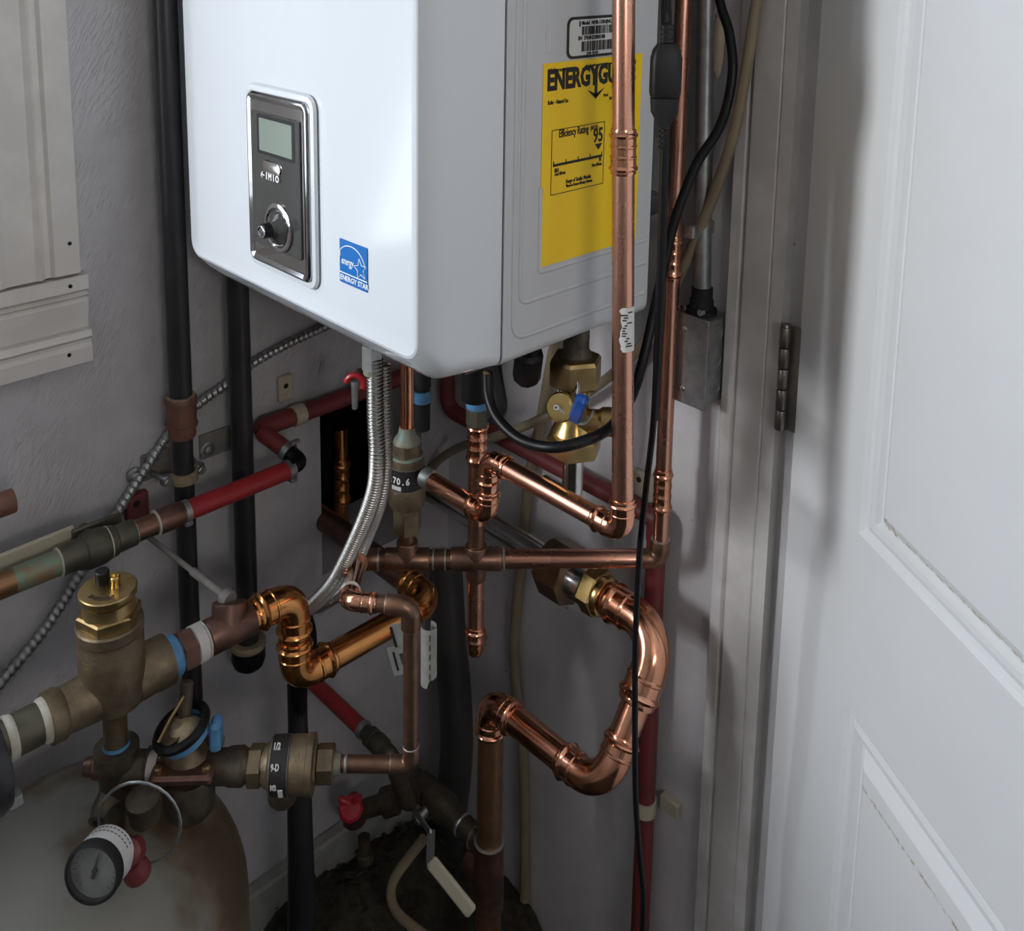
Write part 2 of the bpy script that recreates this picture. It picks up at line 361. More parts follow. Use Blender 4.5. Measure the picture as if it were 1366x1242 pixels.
# recess behind the opening, its shade put in as near-black colour, and the dark passage behind the door
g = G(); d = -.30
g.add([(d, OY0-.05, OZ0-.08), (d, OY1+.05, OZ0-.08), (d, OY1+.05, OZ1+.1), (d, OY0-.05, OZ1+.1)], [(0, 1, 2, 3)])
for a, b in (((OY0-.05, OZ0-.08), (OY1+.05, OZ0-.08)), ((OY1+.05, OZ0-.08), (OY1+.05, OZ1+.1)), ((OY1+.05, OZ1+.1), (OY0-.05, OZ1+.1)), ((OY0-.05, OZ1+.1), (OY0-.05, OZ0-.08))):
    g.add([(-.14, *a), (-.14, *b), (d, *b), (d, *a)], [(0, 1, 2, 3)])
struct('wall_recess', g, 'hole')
g = G(); x0, x1, y0, y1 = .5, 1.7, .13, 1.25
for q in ([(x0, y0, -.15), (x0, y1, -.15), (x0, y1, 2.45), (x0, y0, 2.45)], [(x1, y0, -.15), (x1, y1, -.15), (x1, y1, 2.45), (x1, y0, 2.45)],
          [(x0, y1, -.15), (x1, y1, -.15), (x1, y1, 2.45), (x0, y1, 2.45)], [(x0, y0, 2.45), (x1, y0, 2.45), (x1, y1, 2.45), (x0, y1, 2.45)]): g.add(q, [(0, 1, 2, 3)])
struct('wall_passage', g, 'room')
# low ledge along the left wall
struct('baseboard_left', G().box((.012, -.66, -.025), (.024, 1.2, .25), ch=.004), 'oldpaper')

# window: casing, stool and apron, frame, sash, panes
win = bpy.data.objects.new('window_1', None); COL.objects.link(win); win.location = (0, -1.29, 1.56); win['kind'] = 'structure'; OFF[win.name] = V((0, -1.29, 1.56))
CY0, CY1 = -.722, -0.6094
def casing(prof, y_or, z0, z1):
    g = G(); rr = []
    for z in (z0, z1): rr.append([V((d, y, z)) for y, d in prof])
    return g.rings(rr)
yE = CY1; cw = CY1-CY0
prof = [(yE, 0), (yE, .017), (yE-.030, .017), (yE-.034, .013), (yE-.040, .013), (yE-.046, .019), (yE-.052, .016), (yE-.085, .016), (yE-.092, .020), (CY0, .020), (CY0, 0)]
zst = 1.1338
casing(prof, 0, zst, 2.16).build('casing', 'trim', win, 25)
prof2 = [(2*-1.5625-a, b) for a, b in prof][::-1]
casing(prof2, 0, zst, 2.16).build('casing', 'trim', win, 25)
G().box((.0085, -1.5625, 2.11), (.017, 1.90, .10), ch=.003).build('casing_head', 'trim', win)
za, zb, zc, zd = zst-.0035, 1.1082, 1.0600, 1.0188
def hmould(pts, m, name, y0=-2.53, y1=CY1+.008):
    g = G(); g.rings([[V((d, y, z)) for d, z in pts] for y in (y0, y1)]); return g.build(name, m, win, 25)
hmould([(0, za), (.019, za), (.019, zb+.004), (.013, zb), (0, zb)], 'trim', 'stool')
hmould([(0, zb-.0004), (.011, zb-.0004), (.017, zb-.004), (.011, zb-.008), (.016, zb-.012), (.010, zc), (0, zc)], 'trim', 'apron')
hmould([(0, zc-.0004), (.020, zc-.0004), (.023, zc-.008), (.017, zc-.013), (.017, zc-.017), (.020, zc-.022), (.020, zd), (0, zd)], 'trim', 'apron_mould')
for p in ((0.0175,-0.6207,1.1728), (0.0195,-0.6235,1.1199), (0.0205,-0.6299,1.0335)):
    G().lathe(p, (1, 0, 0), [(-.001, .0026), (.0002, .0026), (.0004, .0016)], 8).build('nail_hole', 'hole', win)
g = G()
for (y, z, sy, sz) in ((WY0+.02, (WZ0+WZ1)/2, .04, WZ1-WZ0), (WY1-.02, (WZ0+WZ1)/2, .04, WZ1-WZ0), ((WY0+WY1)/2, WZ0+.02, WY1-WY0-.08, .04), ((WY0+WY1)/2, WZ1-.02, WY1-WY0-.08, .04)):
    g.box((-.07, y, z), (.06, sy, sz), ch=.003)
fr = g.build('window_frame', 'trim', win)
for z0, z1 in ((WZ0+.04, WZ1-.04),):
    G().box((-.07, (WY0+WY1)/2, (z0+z1)/2), (.004, WY1-WY0-.08, z1-z0)).build('pane', 'glass', win)

# door casing on the back wall
c0, c1 = 0.5490, .632
prof = [(c0, 0), (c0, .012), (c0+.004, .016), (c0+.018, .016), (c0+.022, .011), (c0+.027, .018), (c0+.030, .0185), (c0+.062, .0175), (c0+.064, .0155), (c0+.066, .0175), (c1, .0175), (c1, 0)]
g = G(); g.rings([[V((x, -d, z)) for x, d in prof] for z in (-.15, 2.13)]); g.build('trim_1', 'casing', None, 25, kind='structure')
struct('trim_2', G().box((1.08, -.009, 2.16), (1.1, .018, .09), ch=.003), 'casing')
struct('trim_3', G().box((1.53, -.009, .985), (.09, .018, 2.27), ch=.003), 'casing')
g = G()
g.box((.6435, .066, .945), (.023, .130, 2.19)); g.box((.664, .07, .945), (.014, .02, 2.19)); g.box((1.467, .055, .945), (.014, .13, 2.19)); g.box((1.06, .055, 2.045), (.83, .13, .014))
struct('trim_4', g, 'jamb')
# door leaf, hung open into the room
dr = bpy.data.objects.new('door_1', None); COL.objects.link(dr); dr['kind'] = 'structure'
HP = V((.645, -.010, 0)); dr.location = HP; OFF[dr.name] = HP
DD = V((.8485, -.5292, 0)).normalized(); DN = V((-.5292, -.8485, 0)).normalized()
def DP(t, z, h=0): return HP+DD*t+V((0, 0, z))+DN*h
g = G(); T0, T1, Z0, Z1 = .016, .80, -.138, 2.03
holes = [(.166, .640, .925, 1.90), (.166, .640, .06, .719)]
U = sorted({T0, T1, .166, .640}); W_ = sorted({Z0, Z1, .06, .719, .925, 1.90})
for i in range(3):
    for j in range(5):
        tm, zm = (U[i]+U[i+1])/2, (W_[j]+W_[j+1])/2
        if any(h[0] < tm < h[1] and h[2] < zm < h[3] for h in holes): continue
        g.add([DP(U[i], W_[j]), DP(U[i+1], W_[j]), DP(U[i+1], W_[j+1]), DP(U[i], W_[j+1])], [(0, 1, 2, 3)])
c = [(T0, Z0), (T1, Z0), (T1, Z1), (T0, Z1)]
for k in range(4):
    a, b = c[k], c[(k+1) % 4]; g.add([DP(*a), DP(*b), DP(*b, -.040), DP(*a, -.040)], [(0, 1, 2, 3)])
g.add([DP(*q, -.040) for q in c], [(3, 2, 1, 0)])
g.build('door_leaf', 'door', dr, 25)
for (t0, t1, z0, z1) in holes:
    g = G(); rr = []
    for ins, h in ((0, 0), (.004, -.004), (.009, -.0055), (.016, -.003), (.022, -.004), (.026, -.0085), (.030, -.0085), (.040, -.0015), (.044, 0), (.050, .0003)):
        rr.append([DP(t0+ins, z0+ins, h), DP(t1-ins, z0+ins, h), DP(t1-ins, z1-ins, h), DP(t0+ins, z1-ins, h)])
    g.rings(rr, cap0=False); g.build('door_panel', 'door', dr, 15)
# hinge: leaf on the jamb and five knuckles
hz0, hz1 = 0.9635, 1.0951
hx = 0.6426
g = G(); g.box((hx+.012, -.0185, (hz0+hz1)/2), (.024, .002, hz1-hz0)); lf = g.build('hinge_leaf', 'hinge', dr)
for k in range(5):
    a = hz0+(hz1-hz0)*k/5; b = hz0+(hz1-hz0)*(k+1)/5
    G().lathe((hx, -.0245, a+.0008), (0, 0, 1), [(0, .0062), (.001, .0068), (b-a-.0026, .0068), (b-a-.0016, .0062)], 12).build('hinge_knuckle', 'hinge', dr)
G().lathe((hx, -.0245, hz1), (0, 0, 1), [(0, .006), (.003, .005), (.004, .002)], 12).build('hinge_pin', 'hinge', dr)

# ================================================================== BOILER
BX0, BX1, BY0, BY1, BYS, BZ0, BZ1 = .070, .540, -.496, -.150, -.395, 1.117, 1.83
bo = thing('wall_boiler', 'white wall-hung boiler with control panel and yellow label above the copper pipes', 'boiler', ((BX0+BX1)/2, -.30, BZ0))
def bsec(y, l, r_, b, t, rad):
    w_, h_ = (r_-l), (t-b); cx, cz = (l+r_)/2, (b+t)/2
    return [V((cx+a, y, cz+c_)) for a, c_ in rrect(w_, h_, rad, 6)]
g = G(); S = [(-.4935, .093, .5215, 1.166, 1.80, .012), (-.4955, .087, .5275, 1.157, 1.806, .016), (-.4965, .0835, .5300, 1.1525, 1.809, .018), (-.4955, .081, .5315, 1.1495, 1.811, .020),
     (-.480, .0735, .5375, 1.133, 1.822, .026), (-.464, .0705, .5395, 1.1195, 1.829, .032), (-.458, BX0, BX1, BZ0, BZ1, .034), (BYS-.0015, BX0, BX1, BZ0, BZ1, .016)]
g.rings([bsec(*q) for q in S]).build('front_cover', 'enamel', bo, 24)
g = G(); g.rings([bsec(BYS+.0015, BX0, BX1, BZ0, BZ1, .014), bsec(BY1-.012, BX0, BX1, BZ0, BZ1, .014), bsec(BY1, BX0+.012, BX1-.012, BZ0+.012, BZ1-.012, .010)]).build('case', 'case', bo, 40)
G().rings([bsec(BYS-.002, BX0+.002, BX1-.002, BZ0+.002, BZ1-.002, .012), bsec(BYS+.002, BX0+.002, BX1-.002, BZ0+.002, BZ1-.002, .012)]).build('seam_gasket', 'seam', bo)
def ridge(pts, r, R, name):
    q = fillet([V(p) for p in pts], R, 7); G().tube(q, r, 8).build(name, 'case', bo, 60)
xs = BX1-.0016
yA, yB, yC = -0.3798, -0.3703, -0.3434; zA, zB, zC = 1.1441, 1.1802, 1.2074; yE = -.168
ridge([(xs, yA, 1.80), (xs, yA, zA), (xs, yE, zA)], .0034, .020, 'side_rib')
ridge([(xs, yB, 1.80), (xs, yB, zB), (xs, yE, zB)], .0034, .012, 'side_rib')
ridge([(xs, yC, zC+.09), (xs, yC, zC), (xs, yE, zC)], .0034, .006, 'side_rib')
yF, yG, zF = -0.3413, -0.3333, 1.4347
ridge([(xs, yF, 1.70), (xs, yF, zF), (xs, yG, zF), (xs, yG, 1.70)], .0022, .005, 'side_rib')
G().box((.305, -.30, BZ0+.001), (.44, .26, .003)).build('bottom_plate', 'seam', bo)
G().box((.305, -.075, 1.60), (.30, .148, .05), ch=.004).build('wall_bracket', 'galv', bo)
G().box((.305, -.075, 1.20), (.26, .148, .03), ch=.004).build('wall_bracket', 'galv', bo)

# control panel on the face
YF = -.4965
px0, px1, pz0, pz1 = 0.2369, 0.3593, 1.1829, 1.3767
pc = V(((px0+px1)/2, YF, (pz0+pz1)/2)); pw, ph = px1-px0, pz1-pz0
XX, ZZ = V((1, 0, 0)), V((0, 0, 1))
plate(bo, pc, XX, ZZ, pw+.016, ph+.016, .016, [(0, -.001), (.002, .002), (.007, .003), (.009, .0015)], 'enamel', 'panel_rim')
cp = plate(bo, pc, XX, ZZ, pw, ph, .012, [(0, 0), (.0, .004), (.002, .0062), (.004, .0066), (.0085, .0052), (.009, .0045)], 'bezel', 'control_panel', sharp=25)
plate(cp, pc+V((-.002, -.0045, .001)), XX, ZZ, pw-.024, ph-.044, .003, [(0, 0), (0, .0012), (.0008, .0018)], 'panel', 'panel_face', sharp=25)
yl = YF-.0064
lx0, lx1, lz0, lz1 = 0.2657, 0.3315, 1.3135, 1.3497
plate(cp, ((lx0+lx1)/2, yl+.0002, (lz0+lz1)/2), XX, ZZ, lx1-lx0+.010, lz1-lz0+.008, .002, [(0, 0), (.0003, .0004)], 'blackp', 'display_window')
plate(cp, ((lx0+lx1)/2, yl-.0002, (lz0+lz1)/2), XX, ZZ, lx1-lx0, lz1-lz0, .001, [(0, 0), (.0002, .0004)], 'lcd', 'display')
bz = 1.2950; bx = 0.2920
plate(cp, (bx-.002, yl, bz+.002), XX, ZZ, .038, .015, .0073, [(0, 0), (.001, .0014), (.003, .0018)], 'steel', 'button_bar')
bt = 0.2698
text(cp, '\u2190 I M I O', (bt, yl-.0021, bz-.011), XX, ZZ, .0105, 'white', 'button_icons', sx=.86, bold=.0003)
kc = V((0.3017, yl, 1.2329)); KY = V((0, -1, 0))
rev(cp, kc, KY, [(0, .0275), (.0022, .0275), (.003, .0258), (.003, .0225), (.0006, .0205)], 'chrome', 'knob_ring', 36)
rev(cp, kc, KY, [(0, .0205), (.002, .0200), (.006, .0165), (.009, .0110), (.012, .0095)], 'panel', 'knob_skirt', 28)
kn = rev(cp, kc, KY, [(.010, .0085), (.020, .0080), (.021, .0072), (.0215, .0062), (.0212, .0)], 'blackp', 'knob', 24)
rev(cp, kc, KY, [(.0208, .0068), (.0222, .0066), (.0224, .0055), (.0214, .0050)], 'chrome', 'knob_cap', 24)
# blue energy sticker
ex0, ex1, ez0, ez1 = 0.4038, 0.4508, 1.1978, 1.2434
es = plate(bo, ((ex0+ex1)/2, -.4940, (ez0+ez1)/2), XX, ZZ, ex1-ex0, ez1-ez0, .0007, [(0, 0), (0, .0006)], 'bluel', 'energy_sticker')
ew, eh = ex1-ex0, ez1-ez0; ys = -.4947
g = G(); cxE, czE = ex0+ew*.42, ez0+eh*.44; Ra, n = ew*.52, 18; pts = []
for k in range(n+1):
    a = math.radians(160-150*k/n); pts.append(V((min(max(cxE+Ra*math.cos(a), ex0+.001), ex1-.001), ys, czE+Ra*.86*math.sin(a))))
g.tube(pts, .00055, 5).build('arc_mark', 'white', es)
G().box(((ex0+ex1)/2, ys, ez0+eh*.235), (ew, .0003, .0010)).build('divider_line', 'white', es)
text(es, 'ENERGY STAR', (ex0+.0012, ys, ez0+eh*.065), XX, ZZ, .0078, 'white', sx=(ew-.0024)/.0452/1.02, bold=.0001)
text(es, 'energy', (ex0+ew*.06, ys, ez0+eh*.44), XX, ZZ, .0115, 'white', sx=.66, shear=.35, bold=.00005)
cS = V((ex0+ew*.76, ys, ez0+eh*.46)); q = []
for k in range(11):
    a = math.radians(100+36*k); rr_ = ew*.235 if k % 2 == 0 else ew*.105; q.append(cS+XX*rr_*math.cos(a)+ZZ*rr_*math.sin(a))
G().tube(q, .0005, 5).build('star_mark', 'white', es)

# side labels: local frame U = +y (along the case), up = z, facing +x
UY = V((0, 1, 0)); xl = BX1+.0002
ly0, ly1, lz0_, lz1_ = -0.3434, -0.1879, 1.2124, 1.4238
yl_ = plate(bo, (xl, (ly0+ly1)/2, (lz0_+lz1_)/2), UY, ZZ, ly1-ly0, lz1_-lz0_, .0006, [(0, 0), (0, .0006)], 'yellow', 'energy_guide_label')
xt = xl+.0008; lw, lh = ly1-ly0, lz1_-lz0_
def ltx(s, u, v, size, sx=.8, **k): return text(yl_, s, (xt, u, lz0_+lh*v), UY, ZZ, size, 'ink', sx=sx*.74, **k)
uL = -0.3363
ltx('U.S. Government', uL, .955, .0062)
ltx('Federal law prohibits removal of this label before consumer purchase.', -0.2802, .962, .0038, sx=.66)
ltx('ENERGYGUIDE', -0.3380, .872, .0285, sx=.985, bold=.0013)
g = G(); ua = -0.2637
g.box((xt, ua, lz0_+lh*.880), (.0004, .0042, .030))
g.add([(xt+.0002, ua-.014, lz0_+lh*.848), (xt+.0002, ua, lz0_+lh*.795), (xt+.0002, ua+.014, lz0_+lh*.848), (xt+.0002, ua, lz0_+lh*.822)], [(0, 1, 2, 3)])
g.build('arrow_mark', 'ink', yl_)
ltx('Boiler - Natural Gas', uL, .800, .0062, bold=.0001); ltx('Model', -0.2513, .800, .005); ltx('NHB', -0.2415, .780, .005)
u0, u1, v0, v1 = -0.3292, -0.2481, .352, .672
g = G(); um = (u0+u1)/2; ul = u1-u0
for vc in (v0, v1): g.box((xt, um, lz0_+lh*vc), (.0003, ul, .0008))
for uc in (u0, u1): g.box((xt, uc, lz0_+lh*(v0+v1)/2), (.0003, .0008, (v1-v0)*lh))
g.box((xt, um, lz0_+lh*.498), (.0003, ul*.94, .0028))
for k in range(5): g.box((xt, u0+ul*(.04+.23*k), lz0_+lh*.505), (.0003, .0012, .006))
ub = -0.2570
g.add([(xt+.0002, ub-.006, lz0_+lh*.565), (xt+.0002, ub, lz0_+lh*.532), (xt+.0002, ub+.006, lz0_+lh*.565)], [(0, 1, 2)])
g.build('rating_scale', 'ink', yl_)
ltx('Efficiency Rating', -0.3190, .632, .0118, sx=.80, bold=.0002); ltx('(AFUE)', -0.2705, .640, .0068, bold=.0001)
ltx('95', -0.2658, .575, .0215, sx=1.0, bold=.0005)
ltx('80.0', u0+.005, .462, .0060, bold=.0002); ltx('Least Efficient', u0+.005, .445, .0050, bold=.0001)
ltx('99', -0.2555, .470, .0060, bold=.0002); ltx('Most Efficient', -0.2664, .450, .0048, bold=.0001)
ltx('Range of Similar Models', -0.3068, .395, .0062, sx=.88, bold=.0001); ltx('*Based on Furnace Efficiency Estimates', -0.3066, .374, .0048, sx=.74, bold=.0001)
# white model plate with black border
my0, my1, mz0, mz1 = -0.3097, -0.2123, 1.4254, 1.4685
mp_ = plate(bo, (xl, (my0+my1)/2, (mz0+mz1)/2), UY, ZZ, my1-my0, mz1-mz0, .008, [(0, 0), (0, .0006)], 'ink', 'model_label')
plate(mp_, (xl, (my0+my1)/2, (mz0+mz1)/2), UY, ZZ, my1-my0-.006, mz1-mz0-.006, .006, [(0, .0003), (0, .0009)], 'paper', 'model_plate')
xt2 = xl+.0012; mw_ = my1-my0; mh = mz1-mz0
for (vv, s_) in ((.80, '\u25aeModel  NHB-110H(NG)'), (.44, 'SN  7764H22000188')): text(mp_, s_, (xt2, my0+mw_*.16, mz0+mh*vv), UY, ZZ, .0058, 'ink', sx=.85, bold=.0001)
for (v0_, v1_) in ((.56, .76), (.16, .40)):
    g = G(); u = my0+mw_*.22
    while u < my0+mw_*.90:
        bw = random.choice((.0006, .0006, .0011, .0017)); g.box((xt2, u+bw/2, mz0+mh*(v0_+v1_)/2), (.0003, bw, mh*(v1_-v0_))); u += bw+random.choice((.0006, .0009, .0014))
    g.build('barcode', 'ink', mp_)
text(mp_, '5210  01764', (xt2, my0+mw_*.30, mz0+mh*.075), UY, ZZ, .0042, 'ink', sx=.85)

# connectors hanging under the boiler
g = G(); p = (0.3353,-0.2440,0.9624)
def stub(name, px_pt, r, m, zt=BZ0, n=20, label=None):
    p = V(px_pt); G().lathe(p, (0, 0, 1), [(0, r), (.004, r*1.06), (zt-p.z, r*1.06)], n).build(name, m, bo, label=label)
stub('outlet_connector', (0.3353,-0.2440,0.9634), .017, 'blackp')
cg = (0.4828,-0.3000,1.0662)
G().lathe(cg, (.35, -.25, 1), [(-.012, .012), (-.006, .016), (.03, .016), (.034, .011), (.10, .011)], 10).build('cable_gland', 'blackp', bo)
g = G(); a = V((0.4647,-0.3300,1.0488)); g.tube(fillet([a+V((-.012, 0, .09)), a+V((-.006, 0, .02)), a+V((.006, 0, -.02)), a+V((-.004, 0, -.035))], .012), .010, 8); g.build('cable_clip', 'blackp', bo)
G().box(a+V((-.003, -.012, .010)), (.010, .003, .030), ch=.001).build('clip_screw_plate', 'brass', bo)

# ================================================================== PIPES ON THE LEFT WALL
XP = .045
def vpipe(name, label, x, y, z0, z1, r, m='black'):
    t = thing(name, label, 'pipe', (x, y, z0)); pipe(t, (x, y, z0), (x, y, z1), r, m); return t
y1 = -0.5007; y2 = -0.4145
t = thing('gas_pipe', 'black painted vertical pipe left of the boiler with a rusty brown union', 'pipe', (XP, y1, FZ))
zc0, zc1 = 0.8920, 0.9481
pipe(t, (XP, y1, zc1-.005), (XP, y1, 2.45), .0148, 'black')
pipe(t, (XP, y1, FZ), (XP, y1, zc0+.005), .0132, 'black', 'lower_pipe')
hh = zc1-zc0
rev(t, (XP, y1, zc0), ZZ, [(0, .0135), (0, .0172), (.003, .0178), (hh*.26, .0178), (hh*.27, .0205), (hh*.33, .0205), (hh*.34, .0192), (hh*.86, .0192), (hh*.87, .0205), (hh*.96, .0205), (hh, .019), (hh, .0152)], 'rust', 'union_coupling')
rev(t, (XP, y1, zc1-.0005), ZZ, [(0, .0185), (.0015, .0185), (.002, .0150)], 'tan', 'union_collar')
# split-ring hanger on a wall plate
zb = 0.8361
hb = thing('pipe_hanger', 'two bolted wall plates with a tan split ring gripping the black pipe', 'bracket', (0, y1, zb))
for (pa, pb, nm) in ((-0.5398, -0.5005, 'wall_plate'), (-0.4565, -0.4107, 'wall_plate')):
    G().box((.003, (pa+pb)/2, zb+(.006 if nm else 0)), (.006, pb-pa, .036), ch=.0015).build(nm, 'dustrod', hb)
rr_ = [V((XP+math.cos(a)*.0165, y1+math.sin(a)*.0165, zb)) for a in [math.radians(-100+200*k/16) for k in range(17)]]
g = G(); sec = []
for k, p in enumerate(rr_):
    n_ = (p-V((XP, y1, zb))).normalized(); sec.append([p-n_*.002+ZZ*.007, p+n_*.002+ZZ*.007, p+n_*.002-ZZ*.007, p-n_*.002-ZZ*.007])
g.rings(sec); g.build('split_ring', 'tan', hb)
for dy in (-.0235, .0235):
    G().box((XP-.004, y1+dy, zb), (.012, .013, .014), ch=.002).build('ring_ear', 'galv', hb)
    hexa(hb, (XP+.002, y1+dy, zb), (1, 0, 0), .006, .005, 'galv', name='bolt_head')
    G().cyl((.004, y1+dy*1.25, zb), (XP-.008, y1+dy, zb), .0035, 10).build('threaded_rod', 'galv', hb)
for dy in (-.050, .054):
    rev(hb, (.005, y1+dy, zb+.002), (1, 0, 0), [(0, .011), (.002, .011), (.003, .007), (.007, .006), (.008, .003)], 'galv', 'washer_nut', 14)
# second black pipe ends in a capped tee
t = thing('gas_pipe', 'black painted vertical pipe below the boiler ending in a rounded cap', 'pipe', (XP, y2, 0.5151))
ze = 0.5293; pipe(t, (XP, y2, ze), (XP, y2, 1.9), .0150, 'black')
rev(t, (XP, y2, ze-.022), ZZ, [(-.006, .004), (-.003, .013), (.004, .021), (.014, .0240), (.032, .0235)], 'blackp', 'pipe_cap')
rev(t, (XP, y2, ze+.010), ZZ, [(0, .0240), (.002, .0250), (.008, .0250), (.010, .0240), (.010, .0155)], 'tan', 'cap_collar')
# armoured cable
pts = [(0.0120,-0.7853,0.5909), (0.0120,-0.7320,0.6347), (0.0120,-0.6741,0.6829), (0.0120,-0.6243,0.7418), (0.0120,-0.5829,0.7924), (0.0120,-0.5425,0.8402), (0.0120,-0.5010,0.8851), (0.0120,-0.4589,0.9122), (0.0120,-0.4168,0.9274), (0.0120,-0.3731,0.9466), (0.0120,-0.3178,0.9592), (0.0120,-0.2598,0.9677), (0.0120,-0.1633,0.9848)]
g = G(); g.tube(spline(pts, .0016), .0064, 12, (.0085, .15, True)); o = g.build('armoured_cable', 'galv', None, 60)
o['label'] = 'spiral armoured metal cable running diagonally across the left wall'; o['category'] = 'cable'
# red tubing along both walls
zr = .852; XW = .026; YW = -.026
t = thing('red_tubing', 'long dusty red plastic tube clipped along both walls and down beside the door trim', 'pipe', (XW, -.20, zr))
zq_ = 0.7665; xv = 0.4669
G().tube(fillet([(XW, -0.3625, zr), (XW, YW, zr), (XW, YW, zq_), (xv, YW, zq_)], .026, 8), .0130, 16).build('tube', 'redd', t)
G().tube(fillet([(xv-.01, YW, zq_), (xv, YW, zq_), (xv, YW, zq_-.03)], .03, 8), .0150, 16).build('elbow', 'redd', t)
pipe(t, (xv, YW, zq_-.02), (xv, YW, FZ), .0135, 'redd', 'down_tube')
pZ = 0.7802
for (c, n_) in (((XW, -0.3140, zr), 0), ):
    G().lathe(V(c)-UY*.009, UY, [(0, .0128), (0, .0155), (.018, .0155), (.018, .0128)], 18).build('clip_band', 'ivory', t)
    G().box((.003, c[1]-.006, zr+.036), (.006, .024, .040), ch=.002).build('clip_tab', 'ivory', t)
    G().lathe((.006, c[1]-.006, zr+.040), (1, 0, 0), [(-.001, .004), (.0004, .004)], 8).build('screw_hole', 'hole', t)
zrb = 0.7771
# front red tube with clamps
XFt = .10; zf = .819
yb0, yb1 = -0.5279, -0.3768
t = thing('red_tubing', 'short bright red tube with crimp rings between brass valve and black elbow', 'pipe', (XFt, yb0, zf))
pipe(t, (XFt, yb0-.01, zf), (XFt, yb1+.008, zf), .0128, 'red', 'tube')
ce = V((XFt, yb1+.020, zf+.004))
G().tube(fillet([ce-UY*.018, ce, ce+V((-.030, -.006, .010))], .014, 8), .0118, 14).build('elbow', 'rubber', t)
for p in ((XFt, yb0, zf), (XFt, yb1+.002, zf)):
    G().lathe(V(p)-UY*.005, UY, [(0, .0126), (0, .0146), (.010, .0146), (.010, .0126)], 18).build('crimp_ring', 'galv', t)
    G().box(V(p)+V((.010, 0, -.011)), (.008, .010, .006), ch=.001).build('crimp_lug', 'galv', t)
d_ = V((-1, -.20, .33)).normalized(); p0 = ce+V((-.020, -.004, .007)); p1 = V((XW+.004, -0.3747, zr-.004))
pipe(t, p0, p1, .0122, 'redd', 'tube')
G().lathe(p0, p1-p0, [(0, .0120), (0, .0142), (.009, .0142), (.009, .012)], 18).build('crimp_ring', 'galv', t)
G().box(p0+V((.004, .006, .017)), (.007, .014, .005), ch=.001).build('crimp_lug', 'galv', t)
G().tube(fillet([p1, p1+V((-.006, .008, .004)), V((XW, p1.y+.045, zr))], .014, 6), .0138, 14).build('elbow', 'redd', t)
# brass ball valve and copper at far left, same axis
t = thing('ball_valve', 'weathered brass ball valve with tan lever on the left wall pipe', 'valve', (XFt, -0.6430, zf))
yv = -0.6430; A = UY
ya, yb, yc, yd, ye, yf = -0.6841, -0.6625, -0.6545, -0.6184, -0.6092, -0.5942
rev(t, (XFt, ya, zf), A, [(0, .0165), (yb-ya-.003, .0170), (yb-ya, .0185), (yc-ya-.002, .0195), (yc-ya, .0215), (yc-ya+.012, .0222), (yc-ya+.022, .0215), (yd-ya-.010, .0200), (yd-ya, .0185), (yd-ya+.002, .0165), (ye-ya, .0165), (yf-ya, .0160)], 'olive', 'valve_body')
for yy in (ya, yc, yd-.008): ring(t, (XFt, yy, zf), A, .0190 if yy != ya else .0165, 'tape', .003, 1.06, 'seam_ring')
hl = G(); hl.box(V((XFt-.030, ya-.045, zf+.010)), (.006, .150, .020), ry=(0, 1, .02), rz=(0, 0, 1), ch=.002); hl.build('lever', 'ivory', t)
G().box(V((XFt-.024, ya+.055, zf+.010)), (.006, .060, .018), ch=.002).build('lever_shank', 'olive', t)
G().cyl((XFt-.034, yc+.012, zf+.010), (XFt-.008, yc+.012, zf+.006), .0075, 14).build('stem', 'brass_d', t)
t = thing('copper_pipe', 'green-stained copper pipe entering from the left edge into brass valve', 'pipe', (XFt, ya-.1, zf))
pipe(t, (XFt, -0.7942, zf), (XFt, ya+.004, zf), .0148, 'warm')
G().cyl((XFt, ya-.050, zf), (XFt, ya+.002, zf), .01495, 22).build('stained_end', 'patina', t)
t = thing('copper_pipe', 'short tarnished copper nipple and coupling left of the red tube', 'pipe', (XFt, yf, zf))
pipe(t, (XFt, yf-.006, zf), (XFt, yb0-.03, zf), .0135, 'copper_d'); ring(t, (XFt, yf, zf), A, .0135, 'tape', .004, 1.14, 'solder_ring')
rev(t, (XFt, -0.5664, zf), A, [(0, .0135), (0, .0152), (.002, .0156), (yb0--0.5664-.006, .0152), (yb0--0.5664, .0140)], 'copper_k', 'coupling')
ring(t, (XFt, -0.5655, zf), A, .0145, 'tape', .003, 1.12, 'solder_ring')
# red clip plate on the wall
G_ = G(); G_.box((.006, -0.5499, 0.7952), (.012, .030, .036), ch=.002)
t = thing('pipe_clip', 'small red plastic clip plate with a screw hole on the left wall', 'bracket', (0, -0.5499, 0.7952))
G_.build('plate', 'redd', t); G().lathe((0.0120,-0.5524,0.8012), (1, 0, 0), [(-.002, .005), (.0004, .005)], 10).build('screw_hole', 'hole', t)
# stub at left edge
t = thing('pipe_stub', 'capped dark copper pipe end poking in at the left edge', 'pipe', (0.1000,-0.7423,0.9168))
a = V((0.1000,-0.7729,0.9186)); b = V((0.1000,-0.7290,0.9151)); b.z = a.z = 0.9152
pipe(t, a, b, .0115, 'copper_k'); coupling(t, b-UY*.010, UY, .0118, .022, 'rust', False); coupling(t, b-UY*.040, UY, .0118, .018, 'galv', False)
t['label'] = 'short dark copper pipe stub poking in at the left edge'

